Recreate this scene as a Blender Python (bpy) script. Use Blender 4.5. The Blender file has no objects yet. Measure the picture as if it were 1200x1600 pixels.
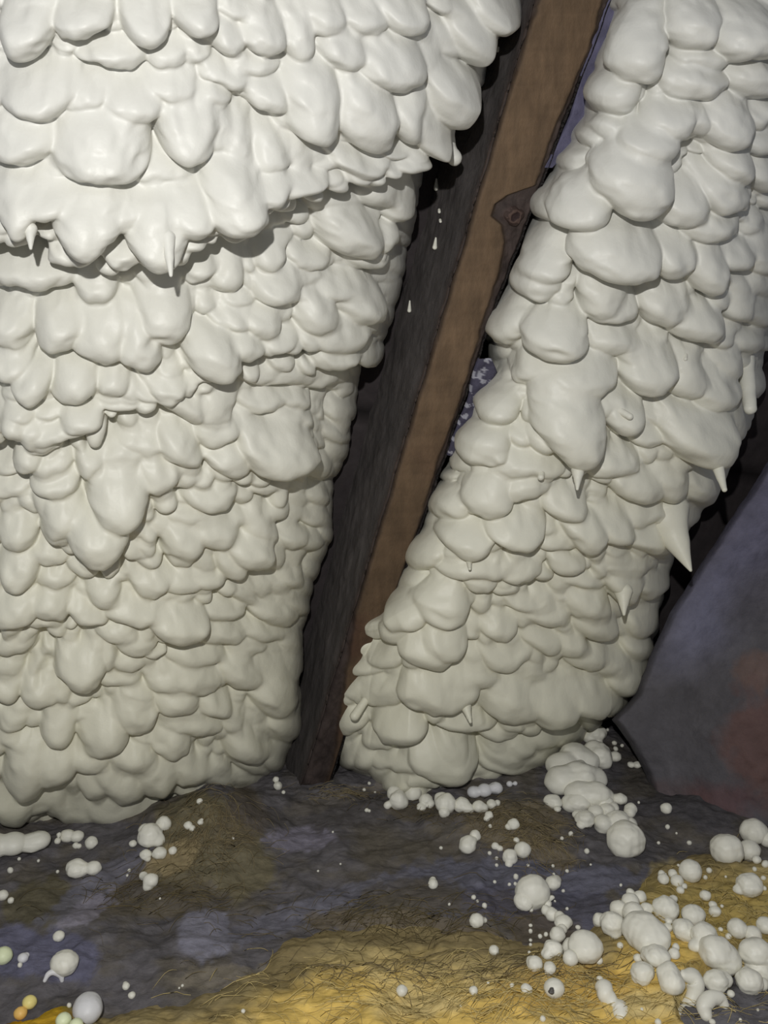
import bpy, bmesh, math, random
import numpy as np
from mathutils import Vector, Matrix

# ------------------------------------------------------------------ camera
F_PX = 1386.0
PITCH = math.radians(8.0)
CAM_H = 0.476
C0 = np.array([0.0, 0.0, CAM_H])
AX_R = np.array([1.0, 0.0, 0.0])
AX_F = np.array([0.0, math.cos(PITCH), -math.sin(PITCH)])
AX_U = np.array([0.0, math.sin(PITCH), math.cos(PITCH)])

scene = bpy.context.scene
cam_data = bpy.data.cameras.new('camera')
cam = bpy.data.objects.new('camera', cam_data)
scene.collection.objects.link(cam)
cam.location = C0
cam.rotation_euler = (math.radians(90) - PITCH, 0, 0)
cam_data.sensor_fit = 'VERTICAL'
cam_data.sensor_height = 24.0
cam_data.lens = 24.0 * F_PX / 1600.0
cam_data.clip_start = 0.01
scene.camera = cam

# ------------------------------------------------------------------ light: phone flash beside the lens, faint attic fill
scene.view_settings.view_transform = 'Standard'
scene.view_settings.look = 'None'
scene.view_settings.gamma = 1.0
scene.view_settings.exposure = 0.0
world = bpy.data.worlds.new('attic_air')
scene.world = world
world.use_nodes = True
bg = world.node_tree.nodes['Background']
bg.inputs['Color'].default_value = (0.86, 0.90, 1.0, 1)
bg.inputs['Strength'].default_value = 0.17
ld = bpy.data.lights.new('flash_light', 'AREA')
ld.shape = 'DISK'
ld.size = 0.014
ld.energy = 5.4
ld.color = (1.0, 0.985, 0.955)
lo = bpy.data.objects.new('flash_light', ld)
scene.collection.objects.link(lo)
_lp = C0 + AX_R * -0.035 + AX_U * 0.13 + AX_F * -0.08
lo.location = _lp
_t = C0 + AX_F * 1.0
lo.rotation_euler = Vector(_t - _lp).to_track_quat('-Z', 'Y').to_euler()
ld.energy = 5.4

# ------------------------------------------------------------------ helpers
RNG = np.random.RandomState(11)
random.seed(5)


def ray(px, py):
    px = np.asarray(px, float); py = np.asarray(py, float)
    a = (px - 600.0) / F_PX; b = (800.0 - py) / F_PX
    return a[..., None] * AX_R + b[..., None] * AX_U + AX_F


def P(px, py, d):
    return C0 + ray(px, py) * np.asarray(d, float)[..., None]


def to_px(w):
    q = np.asarray(w, float) - C0
    z = q @ AX_F
    return 600 + F_PX * (q @ AX_R) / z, 800 - F_PX * (q @ AX_U) / z


# the plane of the rafter faces (a steep roof slope seen from inside, turned a little to the left)
_T = P(900.0, 0.0, 0.76); _B = P(535.0, 1220.0, 1.08)
PSI = math.radians(18)
_W = math.cos(PSI) * AX_R + math.sin(PSI) * AX_F
PN = np.cross(_W, _B - _T); PN /= np.linalg.norm(PN)
if PN @ AX_F > 0:
    PN = -PN                                      # faces the viewer


def dplane(px, py):
    r = ray(px, py)
    return ((_T - C0) @ PN) / (r @ PN)


def vnoise(x, y, cell, seed):
    """smooth value noise in -1..1"""
    r = np.random.RandomState(seed)
    g = r.rand(128, 128) * 2 - 1
    u = np.asarray(x) / cell + 1000.37; v = np.asarray(y) / cell + 1000.71
    i = np.floor(u).astype(int); j = np.floor(v).astype(int)
    fu = u - i; fv = v - j
    fu = fu * fu * fu * (fu * (6 * fu - 15) + 10); fv = fv * fv * fv * (fv * (6 * fv - 15) + 10)
    i0 = i % 128; i1 = (i + 1) % 128; j0 = j % 128; j1 = (j + 1) % 128
    return (g[i0, j0] * (1 - fu) + g[i1, j0] * fu) * (1 - fv) + (g[i0, j1] * (1 - fu) + g[i1, j1] * fu) * fv


def fbm(x, y, cell, seed, octv=4, gain=0.5):
    s = 0; a = 1.0; t = 0
    for k in range(octv):
        s = s + a * vnoise(x, y, cell / 2 ** k, seed + k); t += a; a *= gain
    return s / t


def mesh_obj(name, verts, faces, mat=None, parent=None, smooth=True, cols=None):
    me = bpy.data.meshes.new(name)
    verts = np.asarray(verts, np.float32); faces = np.asarray(faces, np.int32)
    nf, k = faces.shape
    me.vertices.add(len(verts)); me.vertices.foreach_set('co', verts.ravel())
    me.loops.add(nf * k); me.loops.foreach_set('vertex_index', faces.ravel())
    me.polygons.add(nf)
    me.polygons.foreach_set('loop_start', np.arange(0, nf * k, k, dtype=np.int32))
    me.polygons.foreach_set('loop_total', np.full(nf, k, np.int32))
    if smooth:
        me.polygons.foreach_set('use_smooth', np.ones(nf, bool))
    me.update(calc_edges=True); me.validate()
    if cols is not None:
        at = me.color_attributes.new('col', 'FLOAT_COLOR', 'POINT')
        c4 = np.ones((len(verts), 4), np.float32); c4[:, :3] = cols
        at.data.foreach_set('color', c4.ravel())
    if mat:
        me.materials.append(mat)
    o = bpy.data.objects.new(name, me)
    scene.collection.objects.link(o)
    if parent:
        o.parent = parent
    return o


def grid_faces(nr, nc, flip=False):
    i = np.arange(nr * nc).reshape(nr, nc)
    a, b, c, d = i[:-1, :-1].ravel(), i[:-1, 1:].ravel(), i[1:, 1:].ravel(), i[1:, :-1].ravel()
    return np.stack([a, d, c, b] if not flip else [a, b, c, d], 1)


def tag(o, label=None, cat=None, group=None, kind=None):
    if label: o['label'] = label
    if cat: o['category'] = cat
    if group: o['group'] = group
    if kind: o['kind'] = kind
    return o


def srgb(r, g, b):
    f = lambda c: (c / 255.0 / 12.92) if c <= 10 else ((c / 255.0 + 0.055) / 1.055) ** 2.4
    return np.array([f(r), f(g), f(b)])


# ------------------------------------------------------------------ materials
def new_mat(name):
    m = bpy.data.materials.new(name); m.use_nodes = True
    nt = m.node_tree; b = nt.nodes['Principled BSDF']
    return m, nt, b


def foam_material(name, c1, c2, rough=0.46, bump=0.25, sss=0.0, low=None):
    m, nt, b = new_mat(name)
    tc = nt.nodes.new('ShaderNodeTexCoord')
    n1 = nt.nodes.new('ShaderNodeTexNoise'); n1.inputs['Scale'].default_value = 7; n1.inputs['Detail'].default_value = 3
    nt.links.new(tc.outputs['Object'], n1.inputs['Vector'])
    mx = nt.nodes.new('ShaderNodeMix'); mx.data_type = 'RGBA'
    mx.inputs[6].default_value = (*c1, 1); mx.inputs[7].default_value = (*c2, 1)
    nt.links.new(n1.outputs['Fac'], mx.inputs[0])
    nt.links.new(mx.outputs[2], b.inputs['Base Color'])
    if low:
        sp = nt.nodes.new('ShaderNodeSeparateXYZ'); nt.links.new(tc.outputs['Object'], sp.inputs[0])
        ml = nt.nodes.new('ShaderNodeMapRange'); ml.interpolation_type = 'SMOOTHSTEP'
        ml.inputs['From Min'].default_value = 0.75; ml.inputs['From Max'].default_value = 0.05
        nt.links.new(sp.outputs['Z'], ml.inputs['Value'])
        m2 = nt.nodes.new('ShaderNodeMix'); m2.data_type = 'RGBA'; m2.inputs[7].default_value = (*low, 1)
        nt.links.new(mx.outputs[2], m2.inputs[6]); nt.links.new(ml.outputs['Result'], m2.inputs[0])
        nt.links.new(m2.outputs[2], b.inputs['Base Color'])
    n2 = nt.nodes.new('ShaderNodeTexNoise'); n2.inputs['Scale'].default_value = 420; n2.inputs['Detail'].default_value = 2
    n3 = nt.nodes.new('ShaderNodeTexNoise'); n3.inputs['Scale'].default_value = 60; n3.inputs['Detail'].default_value = 2
    nt.links.new(tc.outputs['Object'], n2.inputs['Vector']); nt.links.new(tc.outputs['Object'], n3.inputs['Vector'])
    ad = nt.nodes.new('ShaderNodeMath'); ad.operation = 'MULTIPLY_ADD'; ad.inputs[1].default_value = 5.0
    nt.links.new(n3.outputs['Fac'], ad.inputs[0]); nt.links.new(n2.outputs['Fac'], ad.inputs[2])
    bp = nt.nodes.new('ShaderNodeBump'); bp.inputs['Strength'].default_value = bump; bp.inputs['Distance'].default_value = 0.0006
    nt.links.new(ad.outputs[0], bp.inputs['Height']); nt.links.new(bp.outputs['Normal'], b.inputs['Normal'])
    b.inputs['Roughness'].default_value = rough
    b.inputs['Specular IOR Level'].default_value = 0.35
    if sss:
        b.inputs['Subsurface Weight'].default_value = sss
        b.inputs['Subsurface Radius'].default_value = (1.0, 0.9, 0.7)
        b.inputs['Subsurface Scale'].default_value = 0.004
    return m


def attr_material(name, rough=0.8, bump=0.6, scale=90, dist=0.002, stretch=(1, 1, 1), spec=0.2, detail=8, contrast=0.35):
    m, nt, b = new_mat(name)
    at = nt.nodes.new('ShaderNodeAttribute'); at.attribute_name = 'col'
    tc = nt.nodes.new('ShaderNodeTexCoord')
    mp = nt.nodes.new('ShaderNodeMapping'); mp.inputs['Scale'].default_value = stretch
    nt.links.new(tc.outputs['Object'], mp.inputs['Vector'])
    n = nt.nodes.new('ShaderNodeTexNoise'); n.inputs['Scale'].default_value = scale; n.inputs['Detail'].default_value = detail
    n.inputs['Roughness'].default_value = 0.65
    nt.links.new(mp.outputs['Vector'], n.inputs['Vector'])
    mr = nt.nodes.new('ShaderNodeMapRange')
    mr.inputs['From Min'].default_value = 0.25; mr.inputs['From Max'].default_value = 0.75
    mr.inputs['To Min'].default_value = 1 - contrast; mr.inputs['To Max'].default_value = 1 + contrast
    nt.links.new(n.outputs['Fac'], mr.inputs['Value'])
    mu = nt.nodes.new('ShaderNodeVectorMath'); mu.operation = 'SCALE'
    nt.links.new(at.outputs['Color'], mu.inputs[0]); nt.links.new(mr.outputs['Result'], mu.inputs['Scale'])
    nt.links.new(mu.outputs['Vector'], b.inputs['Base Color'])
    bp = nt.nodes.new('ShaderNodeBump'); bp.inputs['Strength'].default_value = bump; bp.inputs['Distance'].default_value = dist
    nt.links.new(n.outputs['Fac'], bp.inputs['Height']); nt.links.new(bp.outputs['Normal'], b.inputs['Normal'])
    b.inputs['Roughness'].default_value = rough
    b.inputs['Specular IOR Level'].default_value = spec
    return m


M_FOAM = foam_material('cream_spray_foam', (0.655, 0.65, 0.60), (0.70, 0.695, 0.655), low=(0.71, 0.695, 0.565))
M_BEAD = foam_material('cream_foam_bead', (0.77, 0.755, 0.66), (0.82, 0.81, 0.72))
M_WHITE = foam_material('white_foam', (0.68, 0.68, 0.69), (0.78, 0.78, 0.80))
M_YLEAK = foam_material('yellow_light_leak_bead', (0.85, 0.72, 0.22), (0.9, 0.8, 0.35))  # yellow of a warm light leak painted into the bead colour
M_OLEAK = foam_material('orange_light_leak_bead', (0.85, 0.50, 0.12), (0.9, 0.6, 0.2))  # orange of the same light leak, painted into the bead
M_GLEAK = foam_material('green_light_leak_bead', (0.75, 0.82, 0.50), (0.82, 0.88, 0.62))  # pale green light spots painted as the colour of the bead
M_PIT_SHADE = foam_material('painted_pit_shade', (0.08, 0.075, 0.07), (0.12, 0.11, 0.10))  # near-black colour painted for the shade inside a hole
M_RAFTER = attr_material('old_rafter_timber', rough=0.75, bump=0.9, scale=55, stretch=(1, 1, 0.45), dist=0.003, contrast=0.3)
M_DECK = attr_material('dark_sheathing', rough=0.9, scale=40, contrast=0.3)
M_BEAM = attr_material('grey_purple_board', rough=0.7, bump=0.8, scale=45, dist=0.004, contrast=0.22)
M_FLOOR = attr_material('dusty_felt_and_wool', rough=0.85, bump=0.9, scale=85, dist=0.003, stretch=(0.8, 1.15, 1.0), contrast=0.38)
M_WOOL = attr_material('glass_wool', rough=0.95, bump=0.9, scale=95, dist=0.0025, stretch=(0.6, 1.5, 1.5), contrast=0.30, spec=0.1)

# ------------------------------------------------------------------ spray foam masses
# lobes: x, bottom y, half width, height [, lean in degrees, extra thickness in px]
LEFT_LOBES = """
45 94 45 95;128 60 52 70;223 75 42 85;52 20 42 40;303 60 40 70;380 28 50 40;320 10 40 30;105 81 25 30;190 75 18 25;175 102 60 45;195 109 40 20
260 102 35 45;305 98 28 35;265 150 47 55;320 160 35 45;68 180 62 80;135 172 45 60;0 170 50 60;205 185 50 70;285 242 45 100;155 275 78 105;40 245 55 80;95 272 35 60
240 280 65 60;85 338 40 75 0 6;355 85 30 65;410 85 35 80;395 108 45 40;465 88 28 85;505 55 30 70;560 52 40 60;355 130 42 45;325 121 22 35;408 162 37 55;530 105 35 75 25
475 212 44 115 12;485 222 35 40 0 -8;595 125 40 75;555 212 42 105 10;405 260 28 70;325 225 28 75;355 245 28 80;445 283 22 90 0 -6;395 315 36 60;540 270 50 60 0 -10
490 262 35 40 0 -8;590 228 25 30;350 366 42 115 0 4;285 366 38 85;625 45 43 60;690 20 25 35;625 60 60 40 0 -6;600 127 50 75;655 122 25 80 12;690 82 22 50 12;730 88 38 90
775 50 50 80 15;617 198 24 75 10;645 188 28 60 15;690 165 55 85 20;655 225 42 70 10;742 148 20 40 10 -10;580 225 27 30 0 -10
48 368 42 105 0 2 0.6;20 365 28 60 0 -8;90 378 40 50 0 -20;142 408 48 125 0 2 0.5;235 420 44 120 0 0 0.35;180 360 50 90 0 -6;45 460 80 78;95 455 38 60;115 412 38 40 0 -8;155 440 42 60 -20;150 475 40 70;190 415 28 40 0 -6
250 445 42 45;18 555 40 80;98 560 46 85;160 578 45 110;215 586 42 110;252 550 46 112
308 445 30 70;350 465 27 85;385 430 18 65;422 430 30 62 15;455 357 30 40;450 300 40 40;520 338 58 55;585 330 32 100;545 411 50 80 10 8;485 425 33 40;475 447 38 25;375 482 30 28;340 460 20 40
432 482 42 58;490 532 36 75;405 535 28 50;370 525 25 42;345 517 18 32;425 555 28 32;375 570 28 45;325 597 42 70 20;530 485 42 52;560 513 40 60;575 425 42 45;590 445 30 25;520 555 50 55;525 580 34 40
620 350 24 90 0 -4;622 300 22 70 0 -6;645 375 14 45;652 330 14 60;668 300 12 60;615 480 18 55;590 540 24 50 20;575 572 30 30;603 515 24 60
450 606 62 45;505 610 50 48;405 600 40 28;330 672 28 100 30;295 660 24 85 25;20 602 35 55;50 642 33 60 0 4;115 642 32 70 0 4;170 625 30 50;240 600 45 22 25;185 646 45 28;220 627 35 30 20
258 625 30 38;35 672 28 30;80 662 25 30;18 682 30 28;128 690 32 45 0 3;80 698 60 30;65 708 28 20;290 662 50 60 30;140 750 32 60 0 4;190 732 52 52;230 715 50 50;245 770 36 62 35;280 735 40 60 30
175 772 35 28;185 846 50 110 0 5 0.4;75 750 38 50;85 788 42 55;100 852 32 75;45 740 30 50;20 785 35 40;45 802 24 40;10 745 25 32;155 893 48 85 0 5;30 870 35 60
410 647 48 40;460 642 32 32;400 705 42 52 10;455 668 30 32;430 757 54 72 0 6;355 745 40 50;340 700 40 50;410 782 28 30;330 808 42 58 0 3;295 790 25 30;378 795 20 45;305 827 55 42;370 827 30 30
335 867 45 58;285 888 40 72;402 806 12 28;490 677 14 62 15;508 655 11 45 10;545 625 12 52;540 672 16 50 10;490 706 22 32;530 692 25 32 15;545 722 24 32;500 750 24 42;502 790 24 36;500 826 28 32;480 866 32 34
457 840 14 90 8;472 770 12 60 10;437 800 14 70 8;405 857 24 62;428 890 22 60 15;520 850 20 40
95 860 35 70 0 2;75 892 38 45;130 902 30 42;28 933 35 65 0 3;85 926 38 38;280 890 30 60;190 915 25 28;235 937 35 50;285 928 38 42;250 900 20 18;25 992 48 62;80 980 36 52;160 953 28 52
135 985 36 42 25;210 985 60 52;278 1018 46 62 0 4;65 988 20 18;175 1010 32 32;215 1023 36 36;200 1048 36 42;20 1025 42 42;125 1089 42 75 0 5;165 1050 28 60 -30;60 1110 36 52;8 1100 22 52;118 1102 25 32
180 1072 45 35;215 1102 30 42;270 1086 45 52;245 1025 20 16;322 920 28 32;360 907 25 58 10;392 900 35 58 15;345 975 50 38;315 985 15 28;350 1010 50 38 10;310 1048 52 46;382 940 48 30 25;400 925 40 22 30
460 866 25 42;455 920 28 36;445 937 20 22;435 985 40 52 10;466 965 28 42 15;420 1010 36 36;395 1028 36 28;378 1080 38 52 10;300 1090 52 56 5;335 1126 32 46;290 1127 36 32;458 1022 20 46;462 1060 20 56;430 1132 40 100 15
90 1100 26 40;130 1130 50 28;210 1147 40 62;275 1127 40 60;90 1177 32 78 0 4;165 1192 42 72 -35 3;85 1195 25 28;20 1140 26 32;25 1172 26 32;85 1236 42 66 -30;140 1215 40 52;207 1217 36 52 0 3;267 1192 36 56 -15
147 1252 36 46;42 1258 42 95;18 1292 42 52;65 1280 30 32;190 1256 50 60;245 1245 46 60;120 1292 50 40;180 1295 60 52;240 1290 46 42;302 1160 52 46 5;365 1152 20 52 10;350 1216 18 30;388 1197 36 56 20;400 1216 36 28 20
380 1236 46 28 15;450 1166 30 66 28 4;460 1186 28 30 20;305 1232 46 46 20;340 1240 40 40 10;430 1215 30 50 20;320 1270 50 40 15
"""
RIGHT_LOBES = """
1090 86 45 95 0 4;1180 110 60 105 0 3;1100 17 25 25;1008 137 45 145 0 3;1105 118 50 60;1090 165 60 72;1185 163 45 78;965 190 42 90;950 223 36 52;1055 228 46 76;1090 217 36 60;1145 238 44 90 0 3;1025 268 50 85 0 2
1150 294 37 72 0 3;1195 207 30 60;1192 247 30 50;1197 300 25 60;920 237 26 52;955 285 38 60;890 270 30 42;1005 348 60 130 0 3;925 373 46 90 0 4;1072 358 44 72;1130 338 42 72;1110 385 50 66;870 352 36 62;950 320 40 60
870 462 38 102 0 4;855 483 36 110;978 448 68 90 0 5;1055 443 36 78 0 3;945 506 38 92;957 513 46 60;1110 470 35 92 0 3;1152 430 36 52;1040 513 40 76;1165 515 30 92;1092 545 50 76 0 2;1130 548 22 46;1196 440 25 72;1190 520 30 60
800 545 42 95;880 576 50 86 0 6;960 560 46 52;1000 574 38 52;832 606 28 56;1022 626 45 76 0 3;1080 628 30 82 0 3;1175 560 30 42;1140 600 26 60;1120 585 40 32;845 607 36 60;910 638 68 82 0 3;908 752 52 150 0 12 0.6;985 690 36 62 0 3;950 660 60 50
790 681 40 76 0 3;850 670 28 52;815 627 32 32;775 743 40 66 0 3;860 720 30 56;830 756 60 42;960 755 44 52;772 818 38 90 0 4;820 790 50 60;890 826 38 60 0 3;1000 788 42 60 0 2;1015 707 30 36;1045 790 36 72;1095 738 58 96 0 6;1020 820 36 36
1060 662 26 40;1040 672 30 32;715 826 40 62 0 3;740 884 54 66 0 0 0.4;812 871 48 66 0 3 0.45;918 873 38 62 0 3 0.45;962 858 35 60;865 866 30 30;1100 797 35 66 0 3;1140 700 28 90;1120 650 40 70;1025 872 55 52;1060 830 45 40;1125 762 16 40
665 906 35 72;712 882 30 36;735 913 60 42;808 910 42 32;752 930 26 36;792 935 30 36;885 900 28 32;912 925 44 36;980 900 42 26;1015 947 36 62 0 3;975 950 32 70 0 3 0.55;692 988 46 72 0 3;645 996 32 72;697 1038 36 62 0 3
785 1004 34 42 0 2;780 1022 30 28;830 960 42 36;855 983 42 42;920 976 38 52 0 2;880 990 20 32;930 1002 36 52;850 1026 35 42;895 1032 26 52;672 1053 46 62;790 1052 46 46;825 1065 40 30;880 1082 26 32;855 1076 30 28;1008 1000 26 52
920 1052 36 46;960 1062 30 42;910 1072 42 26;742 1082 42 46;800 1087 60 36;985 1090 36 52 10 2;1000 1040 24 46;690 1120 60 62;805 1132 50 60;868 1142 46 62 0 2;920 1127 46 62;730 1150 52 32;780 1162 36 32;855 1172 36 36;820 1186 28 42
890 1162 26 32;710 1203 30 58 0 6;700 1234 60 74 0 2;800 1200 42 42;850 1206 42 42;810 1218 60 42;600 1050 40 42;570 1062 35 32;548 1096 25 30;605 1102 48 46 -10;545 1150 32 38 0 3;628 1177 44 70 0 4;590 1180 30 40;600 1206 40 32
570 1212 20 52 -10;547 1205 16 50 -10;640 1215 50 40;620 1252 30 42;660 1240 40 40;945 1120 40 50 20;900 1180 40 40;640 935 25 60;620 1010 30 60
"""
LEFT_EDGE = [(-200, 878), (-60, 828), (0, 793), (50, 770), (100, 742), (140, 728), (165, 692), (215, 672), (300, 660), (350, 650), (400, 641), (450, 630), (500, 612), (550, 592), (580, 566), (650, 560), (700, 548), (750, 530), (800, 523), (850, 520), (900, 500), (950, 485), (1000, 478), (1050, 475), (1100, 476), (1150, 466), (1200, 440), (1240, 400), (1262, 370), (1300, 300), (1345, 180)]
R_LEFT = [(-200, 999), (0, 941), (100, 914), (170, 902), (240, 869), (300, 834), (370, 819), (440, 789), (480, 777), (520, 751), (560, 761), (600, 754), (650, 722), (720, 692), (790, 669), (840, 649), (890, 629), (940, 603), (975, 540), (1040, 520), (1080, 507), (1110, 504), (1150, 512), (1200, 523), (1215, 559), (1270, 599)]
R_RIGHT = [(-200, 1330), (300, 1260), (450, 1225), (560, 1203), (640, 1183), (700, 1155), (760, 1130), (800, 1095), (850, 1068), (900, 1045), (950, 1034), (1000, 1026), (1060, 1010), (1090, 985), (1120, 955), (1150, 925), (1210, 850), (1240, 780), (1270, 700)]


def parse(s):
    out = []
    for t in s.replace('\n', ';').split(';'):
        v = [float(q) for q in t.split()]
        if v:
            out.append(v + [0.0] * (7 - len(v)))
    return out


def build_mass(name, el, er, y0, y1, lobes, dimples, tiers, seed, n_exp, front, back, close_y, k_down=0.32, closer=None):
    """el/er: edges as functions of the row; returns object and lookup"""
    NR = int((y1 - y0) / 1.7); NC = 620
    rows = np.linspace(y0, y1, NR)
    xl = el(rows); xr = er(rows)
    # smooth edges a little so that the lobes make the outline
    kk = np.exp(-np.linspace(-2, 2, 25) ** 2); kk /= kk.sum()
    sm = lambda a: np.convolve(np.pad(a, 12, mode='edge'), kk, mode='valid')
    xl, xr = sm(xl), sm(xr)
    th = np.pi * (1 - np.linspace(0, 1, NC))
    # spread samples evenly over the section
    c, s = np.cos(th), np.sin(th)
    X = np.sign(c) * np.abs(c) ** (2 / n_exp); O = np.abs(s) ** (2 / n_exp)
    ar = np.concatenate([[0], np.cumsum(np.hypot(np.diff(X) * 1.0, np.diff(O) * 0.55))])
    tt = np.interp(np.linspace(0, ar[-1], NC), ar, np.arange(NC))
    X = np.interp(tt, np.arange(NC), X); O = np.interp(tt, np.arange(NC), O)
    mid = (xl + xr) / 2; half = (xr - xl) / 2
    PX = mid[:, None] + half[:, None] * X[None]
    PY = np.repeat(rows[:, None], NC, 1)
    fr = front(PX, PY)
    off = -back + (back + fr) * O[None]
    D = dplane(PX, PY) - off
    Q = P(PX, PY, D)
    gy = np.gradient(Q, axis=0); gx = np.gradient(Q, axis=1)
    N = np.cross(gx, gy); N /= np.linalg.norm(N, axis=2, keepdims=True) + 1e-12
    if (N[NR // 2, NC // 2] @ AX_F) > 0: N = -N
    # smoothed normals
    def blur(a, w, ax):
        k = np.exp(-np.linspace(-2, 2, 2 * w + 1) ** 2); k /= k.sum()
        pad = [(0, 0)] * a.ndim; pad[ax] = (w, w)
        b = np.pad(a, pad, mode='edge'); out = np.zeros_like(a); n = a.shape[ax]
        for q, kv in enumerate(k):
            out += kv * np.take(b, np.arange(q, q + n), axis=ax)
        return out
    N = blur(blur(N, 40, 0), 16, 1)
    N /= np.linalg.norm(N, axis=2, keepdims=True)
    mpp = float(np.mean(D)) / F_PX
    # warp
    wx = 6.5 * vnoise(PX, PY, 42, seed) + 2.0 * vnoise(PX, PY, 13, seed + 3)
    wy = 6.5 * vnoise(PX, PY, 42, seed + 1) + 2.0 * vnoise(PX, PY, 13, seed + 4)
    WX = PX + wx; WY = PY + wy

    def unshift(x, y, h):
        """where on the bare surface a bulge of height h must sit to show at (x, y)"""
        bx, by = float(x), float(y)
        for _ in range(4):
            d = float(dplane(bx, by)) - float(front(np.array(bx), np.array(by)))
            p = P(bx, by, d) + PN * h + np.array([0, 0, -1.0]) * k_down * h
            X, Y = to_px(p)
            bx += x - float(X); by += y - float(Y)
        return bx, by

    base_tiers = [([unshift(q[0], q[1] - 34, 0.8 * amp) for q in line], amp, dec) for line, amp, dec in tiers]

    def raise_at(x, y, tiers=tiers, c0=-6.0, soft=3.0):
        r = np.zeros_like(np.asarray(x, float))
        for line, amp, dec in tiers:
            lx = np.array([p[0] for p in line], float); ly = np.array([p[1] for p in line], float)
            yl = np.interp(x, lx, ly, left=-999, right=-999)
            d = yl - y
            t = 1 / (1 + np.exp(-np.clip((d - c0) / soft, -40, 40)))
            r = r + amp * t * np.exp(-np.clip(d, 0, None) / dec)
        return r
    H = raise_at(PX, PY, base_tiers, 10.0, 9.0) - 0.004
    Kf = 0.0016; AMP = 1.12
    fill = []
    rr = np.random.RandomState(seed + 50)
    ys = y0
    while ys < y1 + 20:
        xs = el(np.array([ys]))[0] - 40
        while xs < er(np.array([ys]))[0] + 40:
            w = rr.uniform(14, 26)
            fill.append([xs + rr.uniform(-9, 9), ys + rr.uniform(-12, 12), w, w * rr.uniform(1.4, 2.4), rr.uniform(-20, 20), -7.0, 0])
            xs += 30
        ys += 26
    big = []
    ys = -30.0
    while ys > y0:                       # above the frame
        for xs in np.arange(el(np.array([ys]))[0], er(np.array([ys]))[0], 55):
            big.append([xs + rr.uniform(-15, 15), ys + rr.uniform(-15, 15), rr.uniform(30, 48), rr.uniform(60, 95), 0, 0, 0])
        ys -= 40
    for (x, yb, rx, hh, rot, ez, tp) in fill + big + lobes:
        ry = min(0.5 * hh, 0.95 * rx); up = max((hh - ry) * 1.15, ry)
        A = AMP * min(rx, ry * 1.15) * mpp
        z0 = float(raise_at(np.array(float(x)), np.array(yb - 14.0))) + ez * mpp * 1.3
        dmp = 0.45 + 0.55 * min(max(min(x - float(np.interp(yb, rows, xl)), float(np.interp(yb, rows, xr)) - x), 0) / 60.0, 1)
        x, yb = unshift(x, yb, (z0 + 0.6 * A - 0.012) * dmp)
        cy = yb - ry
        ext = max(rx, ry, up) + 14
        i0 = int(np.searchsorted(rows, cy - ext)); i1 = int(np.searchsorted(rows, cy + ext))
        if i1 - i0 < 2: continue
        rowx = PX[min(max((i0 + i1) // 2, 0), NR - 1)]
        j0 = max(0, int(np.searchsorted(rowx, x - ext)) - 60); j1 = min(NC, int(np.searchsorted(rowx, x + ext)) + 60)
        if j1 - j0 < 2: continue
        sl = (slice(i0, i1), slice(j0, j1))
        u = WX[sl] - x; v = WY[sl] - cy
        if rot:
            a = math.radians(rot); ca, sa = math.cos(a), math.sin(a)
            # positive lean: bottom swings left
            u, v = u * ca + v * sa, -u * sa + v * ca
        vd = np.where(v > 0, v / ry, v / up)
        tp_ = tp if tp else rr.uniform(-0.05, 0.12)
        u = u / (1 - tp_ * np.clip(v / ry + 0.3, 0, 1.1))
        p_ = 2.1
        r2 = np.abs(u / rx) ** p_ + np.abs(vd) ** p_
        up01 = np.clip(-v / up, 0, 1)
        prof = np.where(v > 0, np.sqrt(np.clip(1 - r2, 0, 1)), np.sqrt(np.clip(1 - np.abs(u / rx) ** p_, 0, 1)))
        # below the lip the lobe drops steeply; upwards it sinks gently under its neighbours
        hl = z0 + A * prof - np.where(v < 0, (0.95 * A + 0.08 * min(hh, 70) * mpp) * up01 ** 1.7, 0)
        cur = H[sl]
        Ka = Kf * (1 + 9.0 * np.clip(up01 * 2.0, 0, 1))
        inside = np.where(v > 0, r2 < 1.0, (np.abs(u / rx) < 1) & (up01 < 1))
        h_ = np.clip(0.5 + 0.5 * (hl - cur) / Ka, 0, 1)
        new = cur * (1 - h_) + hl * h_ + Ka * h_ * (1 - h_) * 0.5
        w_in = np.clip((1 - up01) * 4, 0, 1)
        H[sl] = np.where(inside, cur + (np.maximum(cur, new) - cur) * w_in, cur)
    for (x, y, r, dp) in dimples:
        g = np.exp(-(((WX - x) / r) ** 2 + ((WY - y) / (r * 0.6)) ** 2))
        H -= dp * g
    H = H + 0.0011 * vnoise(PX, PY, 20, seed + 7) + 0.0016 * vnoise(PX, PY, 60, seed + 8)
    # soften one sample
    for _ in range(2):
        H[1:-1, 1:-1] = (H[1:-1, 1:-1] * 4 + H[:-2, 1:-1] + H[2:, 1:-1] + H[1:-1, :-2] + H[1:-1, 2:]) / 8
    H -= 0.012
    edge = np.minimum(PX - xl[:, None], xr[:, None] - PX)
    damp = 0.45 + 0.55 * np.clip(edge / 60.0, 0, 1)
    Hd = H * damp
    down = np.array([0, 0, -1.0])
    V = Q + N * Hd[..., None] + down * (k_down * (Hd + 0.0)[..., None])
    # close at the back
    faces = grid_faces(NR, NC)
    o = mesh_obj(name, V.reshape(-1, 3), faces, M_FOAM)
    return o, V, PX, PY, N


def interp_fn(pts):
    y = np.array([p[0] for p in pts], float); x = np.array([p[1] for p in pts], float)
    return lambda r: np.interp(r, y, x)


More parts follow.
